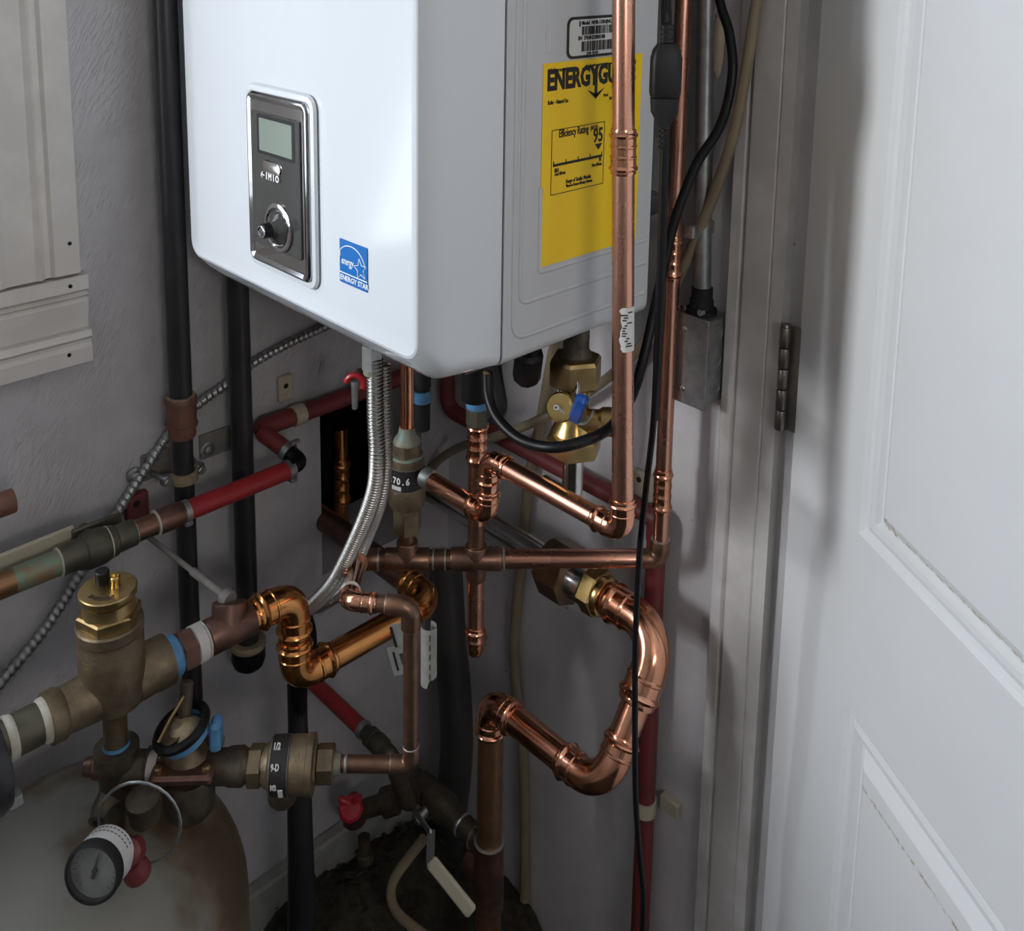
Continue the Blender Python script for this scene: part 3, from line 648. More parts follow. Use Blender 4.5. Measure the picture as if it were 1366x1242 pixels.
# ================================================================== AIR SEPARATOR AND RETURN LINE
sy = -0.6905; sx_ = .26
def sz_(v): return v
z = {k: v for k, v in (('disc', 0.8715), ('groove', 0.8606), ('hexb', 0.8466), ('shoulder', 0.8330), ('axis', .756), ('bot', 0.7248), ('neck', 0.6836), ('tee', .656))}
t = thing('air_separator', 'cylindrical brass air separator with engraved cap at lower left', 'separator', (sx_, sy, z['neck']))
sp = V((sx_, sy, 0))
rev(t, sp+ZZ*z['neck'], ZZ, [(0, .0125), (z['bot']-z['neck']-.004, .0125), (z['bot']-z['neck']+.006, .018), (z['bot']-z['neck']+.016, .030), (z['bot']-z['neck']+.030, .0335), (z['shoulder']-z['neck']-.018, .0335), (z['shoulder']-z['neck']-.016, .0325), (z['shoulder']-z['neck']-.012, .0325), (z['shoulder']-z['neck']-.010, .0340), (z['shoulder']-z['neck'], .0340), (z['shoulder']-z['neck']+.002, .0325), (z['shoulder']-z['neck']+.003, .02)], 'brass_d', 'body', 32)
hexa(t, sp+ZZ*(z['shoulder']+.001), ZZ, .0325, z['hexb']-z['shoulder'], 'brass', .3, ch=.08)
hb_ = z['hexb']; hd = z['disc']-hb_
rev(t, sp+ZZ*hb_, ZZ, [(0, .0270), (.002, .0265), (hd*.55, .0262), (hd*.57, .0245), (hd*.66, .0245), (hd*.68, .0285), (hd*.72, .0292), (hd*.96, .0292), (hd, .0280), (hd+.0006, .001)], 'brass', 'float_head', 36)
vc = V(((0.2600,-0.6949,0.8881))); zt = z['disc']
rgt = V((.6946, .7192, 0)); awy = V((-.7192, .6946, 0))
p = sp+ZZ*zt-rgt*.0085+awy*.008
rev(t, p, ZZ, [(0, .0068), (.003, .0068), (.0032, .0074), (.013, .0074), (.0145, .0062), (.0146, .001)], 'blackp', 'vent_cap', 18)
p = sp+ZZ*zt+rgt*.0075+awy*.002
rev(t, p, ZZ, [(0, .0052), (.002, .0048), (.0075, .0046), (.011, .0052), (.012, .0040), (.009, .0030)], 'brass_b', 'vent_valve', 16)
for k, ch_ in enumerate('SPIROVENT'):
    a = math.radians(-50-10.5*k) ; a = math.radians(180+52+ (k-0)*9.5)
    rad = -rgt*0; pos = sp+ZZ*(zt+.0009)+(rgt*math.cos(a)+awy*math.sin(a))*.0215
    up = -(rgt*math.cos(a)+awy*math.sin(a)); xd = V((up.y, -up.x, 0))
    tx = text(t, ch_, pos, xd, up, .0072, 'brass_k', 'engraved_letter', sx=.8, ext=.0003, align='CENTER', bold=.0001)
# side ports
zA_ = .7565
rev(t, sp+V((0, -.022, zA_-0)), -UY, [(0, .0255), (.012, .0245), (.030, .0235), (.034, .0262), (.046, .0262), (.047, .022)], 'brass_d', 'inlet_port', 26)
rev(t, sp+V((0, .020, zA_-0)), UY, [(0, .0275), (.020, .0265), (.024, .0275), (.040, .0275), (.041, .022)], 'brass_d', 'outlet_port', 26)
# inlet pipe from the left
yi = sy-.066
t = thing('inlet_pipe', 'grey steel pipe with white tape entering the brass separator', 'pipe', (sx_, yi-.05, zA_))
yfl = -0.8012
pipe(t, (sx_, yfl-.02, zA_), (sx_, yi+.004, zA_), .0205, 'olive')
rev(t, (sx_, yi-.010, zA_), UY, [(0, .0208), (.003, .0222), (.008, .0228), (.011, .0212)], 'tape', 'thread_tape')
rev(t, (sx_, yfl+.002, zA_), UY, [(0, .0215), (.003, .0225), (.008, .0215), (.009, .0207)], 'tape', 'thread_tape')
t = thing('pump_flange', 'dark flange with a bright bolt head cut by the left edge', 'flange', (sx_, yfl-.02, zA_))
rev(t, (sx_, yfl-.030, zA_-.018), UY, [(0, .030), (.002, .046), (.016, .048), (.026, .044), (.030, .030)], 'black', 'flange', 30)
hexa(t, (sx_+.020, yfl-.006, zA_-.052), UY, .009, .014, 'galv', name='bolt_head')
# outlet: tape, adapter, tee with temperature well
yo = sy+.060
yq = [-0.6311, -0.6153, -0.5921, -0.5550]
RD = .0172
t = thing('return_pipe', 'bright orange copper press pipe zigzagging right of the brass separator', 'pipe', (sx_, yq[3], zA_))
zD1 = 0.7409; zD1 = zA_-.006
rev(t, (sx_, yo-.004, zA_), UY, [(0, .019), (.002, .0225), (.014, .0225), (.017, .0195)], 'blue', 'thread_tape')
hexa(t, (sx_, yo+.012, zA_), UY, .0232, .018, 'copper_k', .2, 'adapter')
rev(t, (sx_, yo+.030, zA_), UY, [(0, .018), (.001, .0212), (.012, .0212), (.013, .018)], 'casing', 'adapter_collar')
ring(t, (sx_, yo+.044, zA_), UY, .0190, 'tape', .005, 1.12, 'solder_ring')
ytee = yo+.075
tee(t, (sx_, ytee, zA_), UY, (-.35, .25, 1), .0172, .056, 'copper_k', .028)
cD1 = V((sx_, -0.4694, zA_)); cD2 = V((sx_, cD1.y, 0.6453))
cD3 = V((sx_, -0.2512, cD2.z))
pipe(t, (sx_, ytee+.02, zA_), cD1-UY*.04, RD, 'copper_o')
elbow(t, cD1, -UY, -ZZ, RD, RD*1.35, .030, 'copper_o'); elbow(t, cD2, ZZ, UY, RD, RD*1.35, .030, 'copper_o')
pipe(t, cD1-ZZ*.04, cD2+ZZ*.04, RD, 'copper_o')
pipe(t, cD2+UY*.03, cD3-UY*.03, RD, 'copper_o')
elbow(t, cD3, -UY, -XX, RD, RD*1.6, .030, 'copper_o')
pipe(t, cD3-XX*.03, (-.10, cD3.y, cD3.z), RD, 'copper_k')
elbow(t, (-.12, cD3.y, cD3.z), XX, ZZ, RD, RD*1.3, .026, 'copper_k')
# copper riser seen inside the wall opening
t2 = thing('riser_pipe', 'dark copper press fittings standing inside the black wall opening', 'pipe', (-.09, -0.1651, .62))
yr_ = -0.1622; zr0, zr1 = 0.5522, 0.7160
pipe(t2, (-.09, yr_, zr0-.10), (-.09, yr_, zr1+.02), .0130, 'copper_o')
coupling(t2, (-.09, yr_, (zr0+zr1)/2+.005), ZZ, .0135, .085, 'copper_o')
elbow(t2, (-.09, yr_, zr0-.085), ZZ, UY, .0135, .024, .02, 'copper_k')
# temperature probe
pa, pb = V((.075, -0.5728, 0.7982)), V((sx_, ytee, zA_))+V((-.35, .25, 1)).normalized()*.030
t = thing('temperature_probe', 'thin grey capillary rod sloping from the valve down to the copper tee', 'probe', pb)
pipe(t, pa, pa.lerp(pb, .62), .0034, 'dustrod', 'rod'); pipe(t, pa.lerp(pb, .60), pb, .0050, 'dustrod', 'sleeve')
rev(t, pb-(pb-pa).normalized()*.010, pb-pa, [(0, .0085), (.002, .0100), (.010, .0100), (.012, .009)], 'dustrod', 'gland_nut', 16)

# ================================================================== FILL LINE (below the separator)
ZF_ = .656
f0 = V((0.2600,-0.6961,0.6561)); f1 = V((0.4656,-0.4553,0.6561)); fd = (f1-f0).normalized(); fp = V((fd.y, -fd.x, 0))   # fp points to the viewer
f0 = V((sx_, sy, ZF_)); f1.z = ZF_; fd = (f1-f0).normalized(); fp = V((fd.y, -fd.x, 0)); fL = (f1-f0).length
def FT(px): return 0
S_ = lambda q: (V(q)-f0).dot(fd)
sP = [S_((0.2873,-0.6669,0.6561)), S_((0.2955,-0.6581,0.6561)), S_((0.3309,-0.6173,0.6561)), S_((0.3567,-0.5897,0.6561)), S_((0.3668,-0.5774,0.6561)), S_((0.3725,-0.5698,0.6561)), S_((0.3851,-0.5534,0.6561)), S_((0.3975,-0.5386,0.6561)), S_((0.4011,-0.5333,0.6561)), S_((0.4138,-0.5168,0.6561)), S_((0.4185,-0.5102,0.6561))]
def FQ(s, up=0, out=0): return f0+fd*s+ZZ*up+fp*out
t = thing('fill_tee', 'grimy brass tee under the separator carrying the pressure gauge', 'fitting', f0)
rev(t, f0+ZZ*.024, ZZ, [(0, .0145), (.004, .0145), (.010, .0135), (z['neck']-ZF_-.020, .013)], 'blue', 'thread_tape')
rev(t, f0-ZZ*.050, ZZ, [(0, .013), (.022, .0145), (.030, .019), (.058, .0205), (.062, .0235), (.078, .0235), (.080, .016)], 'brass_k', 'tee_body', 24)
rev(t, f0, fd, [(0, .019), (.030, .0185), (.032, .0215), (sP[0]-.004, .0215), (sP[0]-.002, .016)], 'brass_k', 'tee_branch', 22)
rev(t, f0+ZZ*.004, -fd, [(0, .015), (.024, .013), (.026, .0105), (.034, .0095), (.035, .006)], 'copper_k', 'side_plug', 12)
dq = (fp*.9-ZZ*.25-fd*.15).normalized()
rev(t, f0-ZZ*.024-fd*.004, dq, [(0, .015), (.026, .0145), (.030, .0125), (.036, .0120), (.037, .0075), (.033, .007)], 'brass_k', 'drain_screw', 16)
gd = V((.62, -.62, -.42)).normalized()
# pressure gauge: hangs below the tee, dial tilted up at the viewer
gc = V((0.3558,-0.7575,0.6464)); tov = V((.7192, -.6946, 0))
tgs = thing('pressure_gauge', 'round dial pressure gauge with white label band hanging below the brass tee', 'gauge', gc)
gax = (tov*.92-rgt*.10+ZZ*.26).normalized(); q_ = .79
bk = gc-gax*.040
rev(tgs, bk, gax, [(0, .012), (.0, .024*q_), (.004, .0315*q_), (.010, .0315*q_)], 'blackm', 'case_back', 32)
rev(tgs, bk+gax*.006, gax, [(0, .0330*q_), (0, .0340*q_), (.022, .0340*q_), (.022, .0330*q_)], 'paper', 'label_band', 32)
for k in range(13):
    a = math.radians(30+9*k); dv = rgt*math.cos(a)+gax.cross(rgt)*-math.sin(a)*-1; dv = (dv-gax*dv.dot(gax)).normalized()
    for j_ in range(2): G().box(bk+gax*(.010+.006*j_)+dv*.0341*q_, (.0028, .0011, .0002), rx=gax.cross(dv), ry=gax, rz=dv).build('band_print', 'darkhose', tgs)
rev(tgs, bk+gax*.028, gax, [(0, .031*q_), (.0, .0335*q_), (.002, .0355*q_), (.010, .0360*q_), (.013, .0345*q_), (.0135, .0320*q_), (.006, .0312*q_)], 'blackm', 'bezel_ring', 36, cap=False)
rev(tgs, bk+gax*.030, gax, [(0, .0316*q_), (.003, .0316*q_)], 'dial', 'dial_face', 32)
gx = (rgt-gax*rgt.dot(gax)).normalized(); gy = gax.cross(gx).normalized()
if gy.z < 0: gy = -gy
fc = bk+gax*.0331
nd = (gy*.97+gx*.20).normalized(); g = G(); ndx = nd.cross(gax)
g.add([fc+nd*.020+gax*.0010, fc-ndx*.0016+nd*.004+gax*.0010, fc-ndx*.0022-nd*.008+gax*.0010, fc+ndx*.0022-nd*.008+gax*.0010, fc+ndx*.0016+nd*.004+gax*.0010], [(0, 1, 2, 3, 4)])
g.lathe(fc, gax, [(0, .0030), (.002, .0028), (.0025, .0015)], 14); g.build('needle', 'ink', tgs)
g = G()
for k in range(19):
    a = math.radians(225-270*k/18); dv = gx*math.cos(a)+gy*math.sin(a); tv = gax.cross(dv)
    l0 = .0195 if k % 3 else .0180
    g.add([fc+dv*.0225+tv*.00035+gax*.0003, fc+dv*.0225-tv*.00035+gax*.0003, fc+dv*l0-tv*.00035+gax*.0003, fc+dv*l0+tv*.00035+gax*.0003], [(0, 1, 2, 3)])
g.build('dial_marks', 'ink', tgs)
G().lathe(bk+gax*.0395, gax, [(0, .0315*q_), (.001, .031*q_)], 32).build('lens', 'glass', tgs)
st = f0-ZZ*.046
G().tube(fillet([st, V((bk.x, bk.y, bk.z+.022))*.5+st*.5, bk-gax*.004], .02), .0105, 14).build('gauge_stem', 'brass_k', tgs)
# pressure reducing valve
t = thing('pressure_reducing_valve', 'dull brass fill valve with black ring and blue cap beside the separator', 'valve', FQ((sP[1]+sP[2])/2))
sm = (sP[1]+sP[2])/2; c = FQ(sm)
rev(t, FQ(sP[0]-.003), fd, [(0, .0165), (.004, .0175), (.014, .0180), (.016, .0150)], 'casing', 'gasket_ring', 20)
rev(t, FQ(sP[0]+.008), fd, [(0, .018), (sP[2]-sP[0]+.006, .018), (sP[2]-sP[0]+.010, .0195), (sP[3]-sP[0]-.014, .0200), (sP[3]-sP[0]-.010, .0170), (sP[3]-sP[0], .0165)], 'brass_k', 'valve_ports', 22)
rev(t, c-ZZ*.056, ZZ, [(0, .010), (.002, .022), (.010, .0275), (.040, .0280), (.050, .026)], 'brass_k', 'lower_cup', 26)
G().box(c+ZZ*.010, (.066, .064, .012), rx=fd, ry=-fp, rz=ZZ, ch=.0035).build('flange', 'copper_k', t)
for a, b in ((-.025, .020), (.025, .020)): 
    rev(t, c+fd*a+fp*b+ZZ*.016, ZZ, [(0, .0048), (.003, .0048), (.0042, .003)], 'brass', 'flange_screw', 12)
ba = (ZZ*.92-fd*.36+fp*.12).normalized(); b0 = c+ZZ*.026+fd*.006
rev(t, c+ZZ*.006, ba, [(0, .0250), (.006, .0235), (.016, .0185), (.034, .0175), (.046, .0190)], 'brass_d', 'bonnet', 24)
rev(t, b0+ba*.012, ba, [(0, .0190), (.002, .0255), (.010, .0258), (.014, .0250), (.0145, .0225), (.009, .0218)], 'blue', 'blue_cap', 28, cap=False)
rev(t, b0+ba*.014, ba, [(0, .0212), (.004, .0212), (.011, .0180), (.018, .0110), (.021, .0080)], 'tan', 'bonnet_dome', 24)
bc = b0+ba*.028; e1 = ba.orthogonal().normalized(); e2 = ba.cross(e1)
ringp = [bc+(e1*math.cos(2*math.pi*k/30)+e2*math.sin(2*math.pi*k/30))*.0272 for k in range(31)]
G().tube(ringp, .0050, 10).build('cap_ring', 'rubber', t)
G().box(b0+ba*.014+fd*.030-fp*.004, (.012, .022, .034), rx=fd, ry=-fp, ch=.004).build('cap_tab', 'blue', t)
sa = (ZZ*.9-fp*.20+fd*.05).normalized(); s0 = b0+ba*.026
G().cyl(s0-fp*.008, s0-fp*.008+sa*.044, .0078, 14, .0066, .002).build('relief_stem', 'brass_k', t)
G().tube([s0+sa*.036+fp*.003, s0+sa*.016+fp*.010-fd*.012, s0+fp*.018-fd*.020], .0018, 8).build('relief_lever', 'brass', t)
# backflow preventer
t = thing('backflow_preventer', 'horizontal brass backflow preventer with black label band above the tank', 'valve', FQ(sP[5]))
hexa(t, FQ(sP[3]), fd, .0215, sP[4]-sP[3], 'brass_d', .25)
rev(t, FQ(sP[4]-.001), fd, [(0, .0185), (.004, .0215), (sP[5]-sP[4]-.002, .0230), (sP[5]-sP[4], .0280), (sP[6]-sP[4], .0282), (sP[6]-sP[4]+.003, .0290), (sP[7]-sP[4]-.001, .0290), (sP[7]-sP[4], .0305), (sP[8]-sP[4], .0305), (sP[8]-sP[4]+.001, .0210), (sP[8]-sP[4]+.003, .0190)], 'brass_d', 'body', 28)
rev(t, FQ(sP[5]), fd, [(0, .0282), (.0, .0290), (sP[6]-sP[5], .0293), (sP[6]-sP[5], .0282)], 'ink', 'label_band', 32)
for s_ in (sP[5]+.0006, sP[6]-.0006): ring(t, FQ(s_), fd, .0287, 'galv', .0014, 1.035, 'label_edge')
for k, (s_, sz) in enumerate((('1/2', .010), ('9-D', .009), ('M2', .008))):
    a = math.radians(70-38*k); nn = fp*math.cos(a)+ZZ*math.sin(a); up = -fp*math.sin(a)+ZZ*math.cos(a)
    text(t, s_, FQ(sP[5]+.003)+nn*.0298, fd, up, sz, 'paper', 'label_print', sx=.62, ext=.0008, bold=.0003)
G().box(FQ(sP[6]-.0075)+(fp*.94-ZZ*.34)*.0292, (.005, .013, .0012), rx=fd, ry=(-fp*.34-ZZ*.94), rz=(fp*.94-ZZ*.34)).build('label_patch', 'paper', t)
rev(t, FQ((sP[5]+sP[6])/2)-ZZ*.024, -ZZ, [(0, .016), (.018, .015), (.022, .012), (.023, .006)], 'brass_k', 'vent_port', 18)
hexa(t, FQ(sP[8]+.002), fd, .0200, sP[9]-sP[8]-.002, 'brass_d', .25)
rev(t, FQ(sP[9]-.001), fd, [(0, .0125), (.006, .0115), (sP[10]-sP[9], .0110)], 'verdigris', 'tail_nut', 18)

# copper from the backflow preventer up to the header
RV = .0082
t = thing('fill_pipe', 'thin brown copper pipe rising from the backflow preventer to press elbows', 'pipe', f1)
vx, vy = f1.x+.004, f1.y
cF1 = V((vx, vy, ZF_)); zT = 0.8461; cF2 = V((vx, vy, zT))
pipe(t, FQ(sP[9]), cF1-fd*.02, .0088, 'copper_d')
ring(t, FQ(sP[10]+.004), fd, .0090, 'solder', .004, 1.12)
elbow(t, cF1, -fd, ZZ, RV, .010, .012, 'copper_d', False)
pipe(t, cF1+ZZ*.01, cF2-ZZ*.01, RV, 'copper_d')
cF3 = V((0.4185,-0.4988,0.8505)); cF3.z = zT; dl = (cF3-cF2).normalized()
elbow(t, cF2, -ZZ, dl, RV*1.12, .012, .014, 'copper_d', False)
pipe(t, cF2+dl*.01, cF3-dl*.01, RV*1.12, 'copper_d')
h0 = V((0.2307,-0.3534,0.7382)); ZH_ = h0.z
up = (h0-cF3).normalized(); cH0 = h0-up*.012
elbow(t, cF3, -dl, up, RV*1.12, .013, .020, 'copper', True)
pipe(t, cF3+up*.02, cH0, RV*1.12, 'copper'); ring(t, cF3+up*.048, up, RV*1.15, 'solder', .003, 1.2)

# ================================================================== HEADER (horizontal soldered pipe)
hR = V((0.4989,-0.0600,0.7382)); hd_ = (hR-h0).normalized()
def HQ(q): return h0+hd_*((V(q)-h0).dot(hd_))
t = thing('header_pipe', 'horizontal brown soldered copper header pipe crossing below the boiler', 'pipe', HQ((0.3690,-0.2105,0.7382)))
RH = .0122
hv = HQ((0.2752,-0.3074,0.7382)); ha = HQ((0.3390,-0.2431,0.7382))
G().tube(fillet([cH0-up*.022, h0, h0+hd_*.024], .02), .0135, 16).build('end_elbow', 'copper_d', t)
coupling(t, HQ((0.2420,-0.3411,0.7382)), hd_, .0120, .024, 'copper_d', False)
ring(t, HQ((0.2486,-0.3339,0.7382)), hd_, .0126, 'solder', .004, 1.14); ring(t, HQ((0.2579,-0.3238,0.7382)), hd_, .0126, 'tape', .003, 1.1)
pipe(t, h0, hR-hd_*.012, RH, 'copper_d')
G().lathe(hR-hd_*.015, -hd_, [(0, RH*1.001), (.205, RH*1.001), (.2055, RH*.98)], 22).build('clean_pipe', 'copper_p', t)
tee(t, hv, hd_, ZZ, RH, .058, 'copper_d', .026); tee(t, ha, hd_, ZZ, RH*1.04, .066, 'copper_d', .020)
for px_ in (HQ((0.2998,-0.2832,0.7382)), HQ((0.3104,-0.2716,0.7382))): ring(t, px_, hd_, RH*1.1, 'solder', .0022, 1.06)
ring(t, HQ((0.3648,-0.2174,0.7382)), hd_, RH*1.08, 'verdigris', .003, 1.07)
G().lathe(ha, (0, 0, -1), [(0, RH*1.12), (.022, RH*1.12), (.028, RH*1.05), (.030, RH*.9)], 20).build('tee_outlet', 'copper_k', t)
elbow(t, hR, -hd_, ZZ, .0112, .014, .014, 'copper_d', False)
# stub hanging from the header
zb_ = 0.5807
G().cyl(ha-ZZ*.02, (ha.x, ha.y, zb_+.045), .0112, 20).build('drop_pipe', 'copper_p', t)
elbow(t, (ha.x, ha.y, zb_+.020), ZZ, V((-.68, .73, -.05)), .0108, .015, .026, 'copper')
# right riser
t = thing('riser_pipe', 'slim copper riser with two press couplings by the junction box', 'pipe', hR)
pipe(t, hR+ZZ*.014, (hR.x, hR.y, 2.4), .0104, 'copper_p')
coupling(t, (hR.x, hR.y, 0.8359), ZZ, .0104, .062, 'copper'); coupling(t, (hR.x, hR.y, 1.1527), ZZ, .0104, .058, 'copper')
rc = V((hR.x, hR.y, 1.1860))
G().box((rc.x+.012, -.024, rc.z), (.018, .046, .018), ch=.002).build('pipe_strap', 'galv', t)
# relief/check valve under the boiler, standing on the header
t = thing('check_valve', 'vertical backflow valve with black label band and hex nut under the boiler', 'valve', hv)
vz = [0.7405, 0.7825, 0.8155, 0.8261, 0.8494, 0.8735, 0.8839, 0.9037, 0.9151, 0.9203]
vb = V((hv.x, hv.y, 0))
G().cyl(vb+ZZ*(hv.z+.014), vb+ZZ*vz[1], .0098, 18).build('nipple', 'copper_d', t); ring(t, vb+ZZ*(hv.z+.024), ZZ, .0108, 'solder', .002, 1.08)
hexa(t, vb+ZZ*(vz[1]-.004), ZZ, .0190, vz[2]-vz[1]+.004, 'brass_d', .2)
rev(t, vb+ZZ*vz[2], ZZ, [(0, .0185), (.002, .0225), (vz[3]-vz[2], .0240), (vz[4]-vz[2]-.006, .0240), (vz[4]-vz[2]-.002, .0225), (vz[5]-vz[2]+.002, .0225), (vz[6]-vz[2], .0215), (vz[6]-vz[2]+.002, .016)], 'brass_d', 'body', 30)
rev(t, vb+ZZ*(vz[4]-.004), ZZ, [(0, .0220), (0, .0232), (vz[5]-vz[4]+.004, .0232), (vz[5]-vz[4]+.004, .0220)], 'ink', 'label_band', 32)
ring(t, vb+ZZ*(vz[5]+.001), ZZ, .0228, 'galv', .0016, 1.03, 'label_edge'); ring(t, vb+ZZ*(vz[4]-.004), ZZ, .0228, 'galv', .0016, 1.03, 'label_edge')
cdir = V((.7192, -.6946, 0))
for k, ch_ in enumerate('170.6  M'):
    a = math.radians(-52+15*k); nn = V((cdir.x*math.cos(a)-cdir.y*math.sin(a), cdir.x*math.sin(a)+cdir.y*math.cos(a), 0)); xd = V((-nn.y, nn.x, 0))
    if ch_ != ' ': text(t, ch_, vb+ZZ*(vz[4]+.007)+nn*.0234, xd, ZZ, .0125, 'white', 'label_print', sx=.85, align='CENTER', bold=.0003)
a = math.radians(-30); nn = V((cdir.x*math.cos(a)-cdir.y*math.sin(a), cdir.x*math.sin(a)+cdir.y*math.cos(a), 0))
G().box(vb+ZZ*(vz[4]+.001)+nn*.0226, (.0016, .014, .0055), rx=nn, ry=(-nn.y, nn.x, 0)).build('label_patch', 'paper', t)
rev(t, vb+ZZ*(vz[6]-.001), ZZ, [(0, .020), (.002, .0215), (.005, .0205)], 'verdigris', 'gasket_ring', 24)
hexa(t, vb+ZZ*(vz[6]+.003), ZZ, .0185, vz[7]-vz[6]-.001, 'brass_d', .2)
rev(t, vb+ZZ*vz[7], ZZ, [(0, .0180), (.004, .0170), (vz[8]-vz[7], .0115), (vz[9]-vz[7]+.004, .0100)], 'verdigris', 'collar', 22)
rev(t, vb+ZZ*(vz[5]+.008), -rgt+awy*.3, [(0, .012), (.024, .012), (.028, .0095), (.029, .004)], 'brass_d', 'side_plug', 18)
pipe(t, vb+ZZ*vz[9], vb+ZZ*BZ0, .0086, 'copper', 'supply_pipe')
# dark connector beside it
t = thing('condensate_stub', 'dark connector pipe hanging beside the copper tube under the boiler', 'pipe', (0.2336,-0.2500,0.9000))
p = V((0.2229,-0.2400,0.8794)); G().lathe(p, ZZ, [(0, .011), (.040, .0115), (.042, .0095), (.060, .0095), (.062, .0125), (BZ0-p.z, .0125)], 16).build('pipe', 'blackm', t)
rev(t, p+ZZ*.040, ZZ, [(0, .0118), (.002, .0125), (.016, .0122)], 'blue', 'thread_tape', 16)
# run A: boiler outlet down to the header tee
t = thing('outlet_pipe', 'copper outlet pipe with press coupling and blue tape under the boiler front', 'pipe', ha)
za_ = [0.8754, 0.9288, 0.9512, 0.9654]
pipe(t, (ha.x, ha.y, ha.z+.014), (ha.x, ha.y, za_[1]), .0112, 'copper_d')
pipe(t, (ha.x, ha.y, za_[0]-.085), (ha.x, ha.y, za_[1]), .01125, 'copper_p')
coupling(t, (ha.x, ha.y, (za_[0]+za_[1])/2+.001), ZZ, .0114, za_[1]-za_[0]+.006, 'copper')
rev(t, (ha.x, ha.y, za_[1]), ZZ, [(0, .0125), (0, .0148), (za_[2]-za_[1], .0150), (za_[2]-za_[1]+.001, .0125)], 'olive', 'adapter', 8, sharp=20)
rev(t, (ha.x, ha.y, za_[2]), ZZ, [(0, .0140), (.002, .0152), (za_[3]-za_[2]-.002, .0150), (za_[3]-za_[2], .0140)], 'blue', 'thread_tape')
# run B: front jumper and the tall front pipe
YBf = -.306; RB = .0112
t = thing('supply_pipe', 'tall bright copper pipe in front of the yellow label, jumping to the check valve', 'pipe', (0.6307,-0.3060,0.9593))
cB1 = V((0.4149,-0.3060,0.8734)); cB2 = V((cB1.x+.010, YBf, 0.9294)); cB3 = V((0.6318,-0.3060,0.9573)); cB2.x = 0.4285; cB1.x = cB2.x; zm = (cB2.z+cB3.z)/2
cB2.z = zm; cB3.z = zm
bl_ = V((hv.x+.040, YBf, 0.8672)); zq = (bl_.z+cB1.z)/2; cB1.z = zq; bl_.z = zq
pipe(t, bl_-XX*.003, cB1-XX*.014, RB, 'copper'); rev(t, bl_-XX*.004, XX, [(0, .010), (.001, .0130), (.014, .0130), (.016, .0114)], 'galv', 'end_collar')
elbow(t, cB1, -XX, ZZ, RB, .0145, .018, 'copper'); elbow(t, cB2, -ZZ, XX, RB, .0145, .018, 'copper'); elbow(t, cB3, -XX, V((0.6092,-0.3060,1.5040))-cB3, RB, .0150, .022, 'copper')
pipe(t, cB1+ZZ*.014, cB2-ZZ*.014, RB, 'copper'); pipe(t, cB2+XX*.014, cB3-XX*.014, RB, 'copper_p')
aB = (V((0.6092,-0.3060,1.5040))-cB3).normalized()
def BQ(z_): return cB3+aB*((z_-cB3.z)/aB.z)
pipe(t, cB3+aB*.014, BQ(2.44), RB, 'copper_p')
coupling(t, BQ(1.3422), aB, RB, 1.3645-1.3191, 'copper')
# torn label on the front pipe
g = G(); zl0, zl1 = 1.1413, 1.1872; sec = []
n = 14
for k in range(n+1):
    u = k/n; zz_ = zl0+(zl1-zl0)*u; lo_ = math.radians(-62+random.uniform(-9, 9) + (16 if k == 0 else 0)); hi_ = math.radians(28)
    sec.append([BQ(zz_)+V((.01150*math.cos(lo_+(hi_-lo_)*j/6), .01150*math.sin(lo_+(hi_-lo_)*j/6), 0)) for j in range(7)])
g.rings(sec, False, False, False); g.build('torn_sticker', 'paper', t)
g = G()
for k in range(14):
    a = math.radians(-30+random.uniform(-18, 18)); zz_ = zl0+(zl1-zl0)*(.14+.058*k); b_ = V((math.cos(a), math.sin(a), 0)); tv = V((-b_.y, b_.x, 0))
    g.box(BQ(zz_)+b_*.0117, (.0002, random.uniform(.003, .008), .0014), rx=b_, ry=tv)
g.build('sticker_print', 'ink', t)

# ================================================================== GAS LINE AND LARGE U BEND
t = thing('gas_line', 'polished steel tube slanting behind the copper to a bronze flange', 'pipe', (0.2867,-0.1000,0.6826))
ys_ = -.10; zs = .671
pipe(t, (.004, ys_, zs), (0.3705, ys_, zs), .0192, 'steel', 'tube')
rev(t, (.0, ys_, zs), XX, [(0, .030), (.004, .030), (.006, .020), (.10, .0186)], 'blackm', 'wall_sleeve')
sx4 = [0.3503, 0.3875, 0.4124, 0.4355, 0.4605]
rev(t, (sx4[0]-.020, ys_, zs), XX, [(0, .024), (.004, .034), (.014, .041), (sx4[1]-sx4[0]+.017, .041), (sx4[1]-sx4[0]+.020, .030)], 'bronze', 'union_nut', 8, sharp=20)
rev(t, (sx4[1]-.004, ys_, zs), XX, [(0, .0245), (.001, .0285), (.004, .0268), (sx4[2]-sx4[1]+.002, .0268), (sx4[2]-sx4[1]+.004, .022)], 'zinc', 'zinc_nipple')
hexa(t, (sx4[2], ys_, zs), XX, .0320, sx4[3]-sx4[2], 'brass_b', .2, 'brass_adapter')
rev(t, (sx4[3]-.001, ys_, zs), XX, [(0, .0275), (.004, .0285), (.010, .0262), (.012, .022)], 'brass_b', 'adapter_collar')
RU = .0186
t = thing('u_bend_pipe', 'shiny copper U bend of thick press fittings beside the door trim', 'pipe', (0.3924,-0.2000,0.4900))
cU1 = V((0.5381, ys_, zs)); cU2 = V((0.5302, -.20, .500)); cU3 = V((0.3258, -.20, .500))
d1 = (cU2-cU1).normalized()
pipe(t, (sx4[3], ys_, zs), cU1-XX*.03, .0212, 'copper'); elbow(t, cU1, -XX, d1, .0214, .046, .042, 'copper'); elbow(t, cU2, -d1, -XX, RU, .040, .030, 'copper')
pipe(t, cU1+d1*.04, cU2-d1*.04, RU, 'copper'); pipe(t, cU2-XX*.04, cU3+XX*.03, RU, 'copper'); elbow(t, cU3, XX, -ZZ, RU, RU*1.35, .024, 'copper')
zt_ = 0.2759
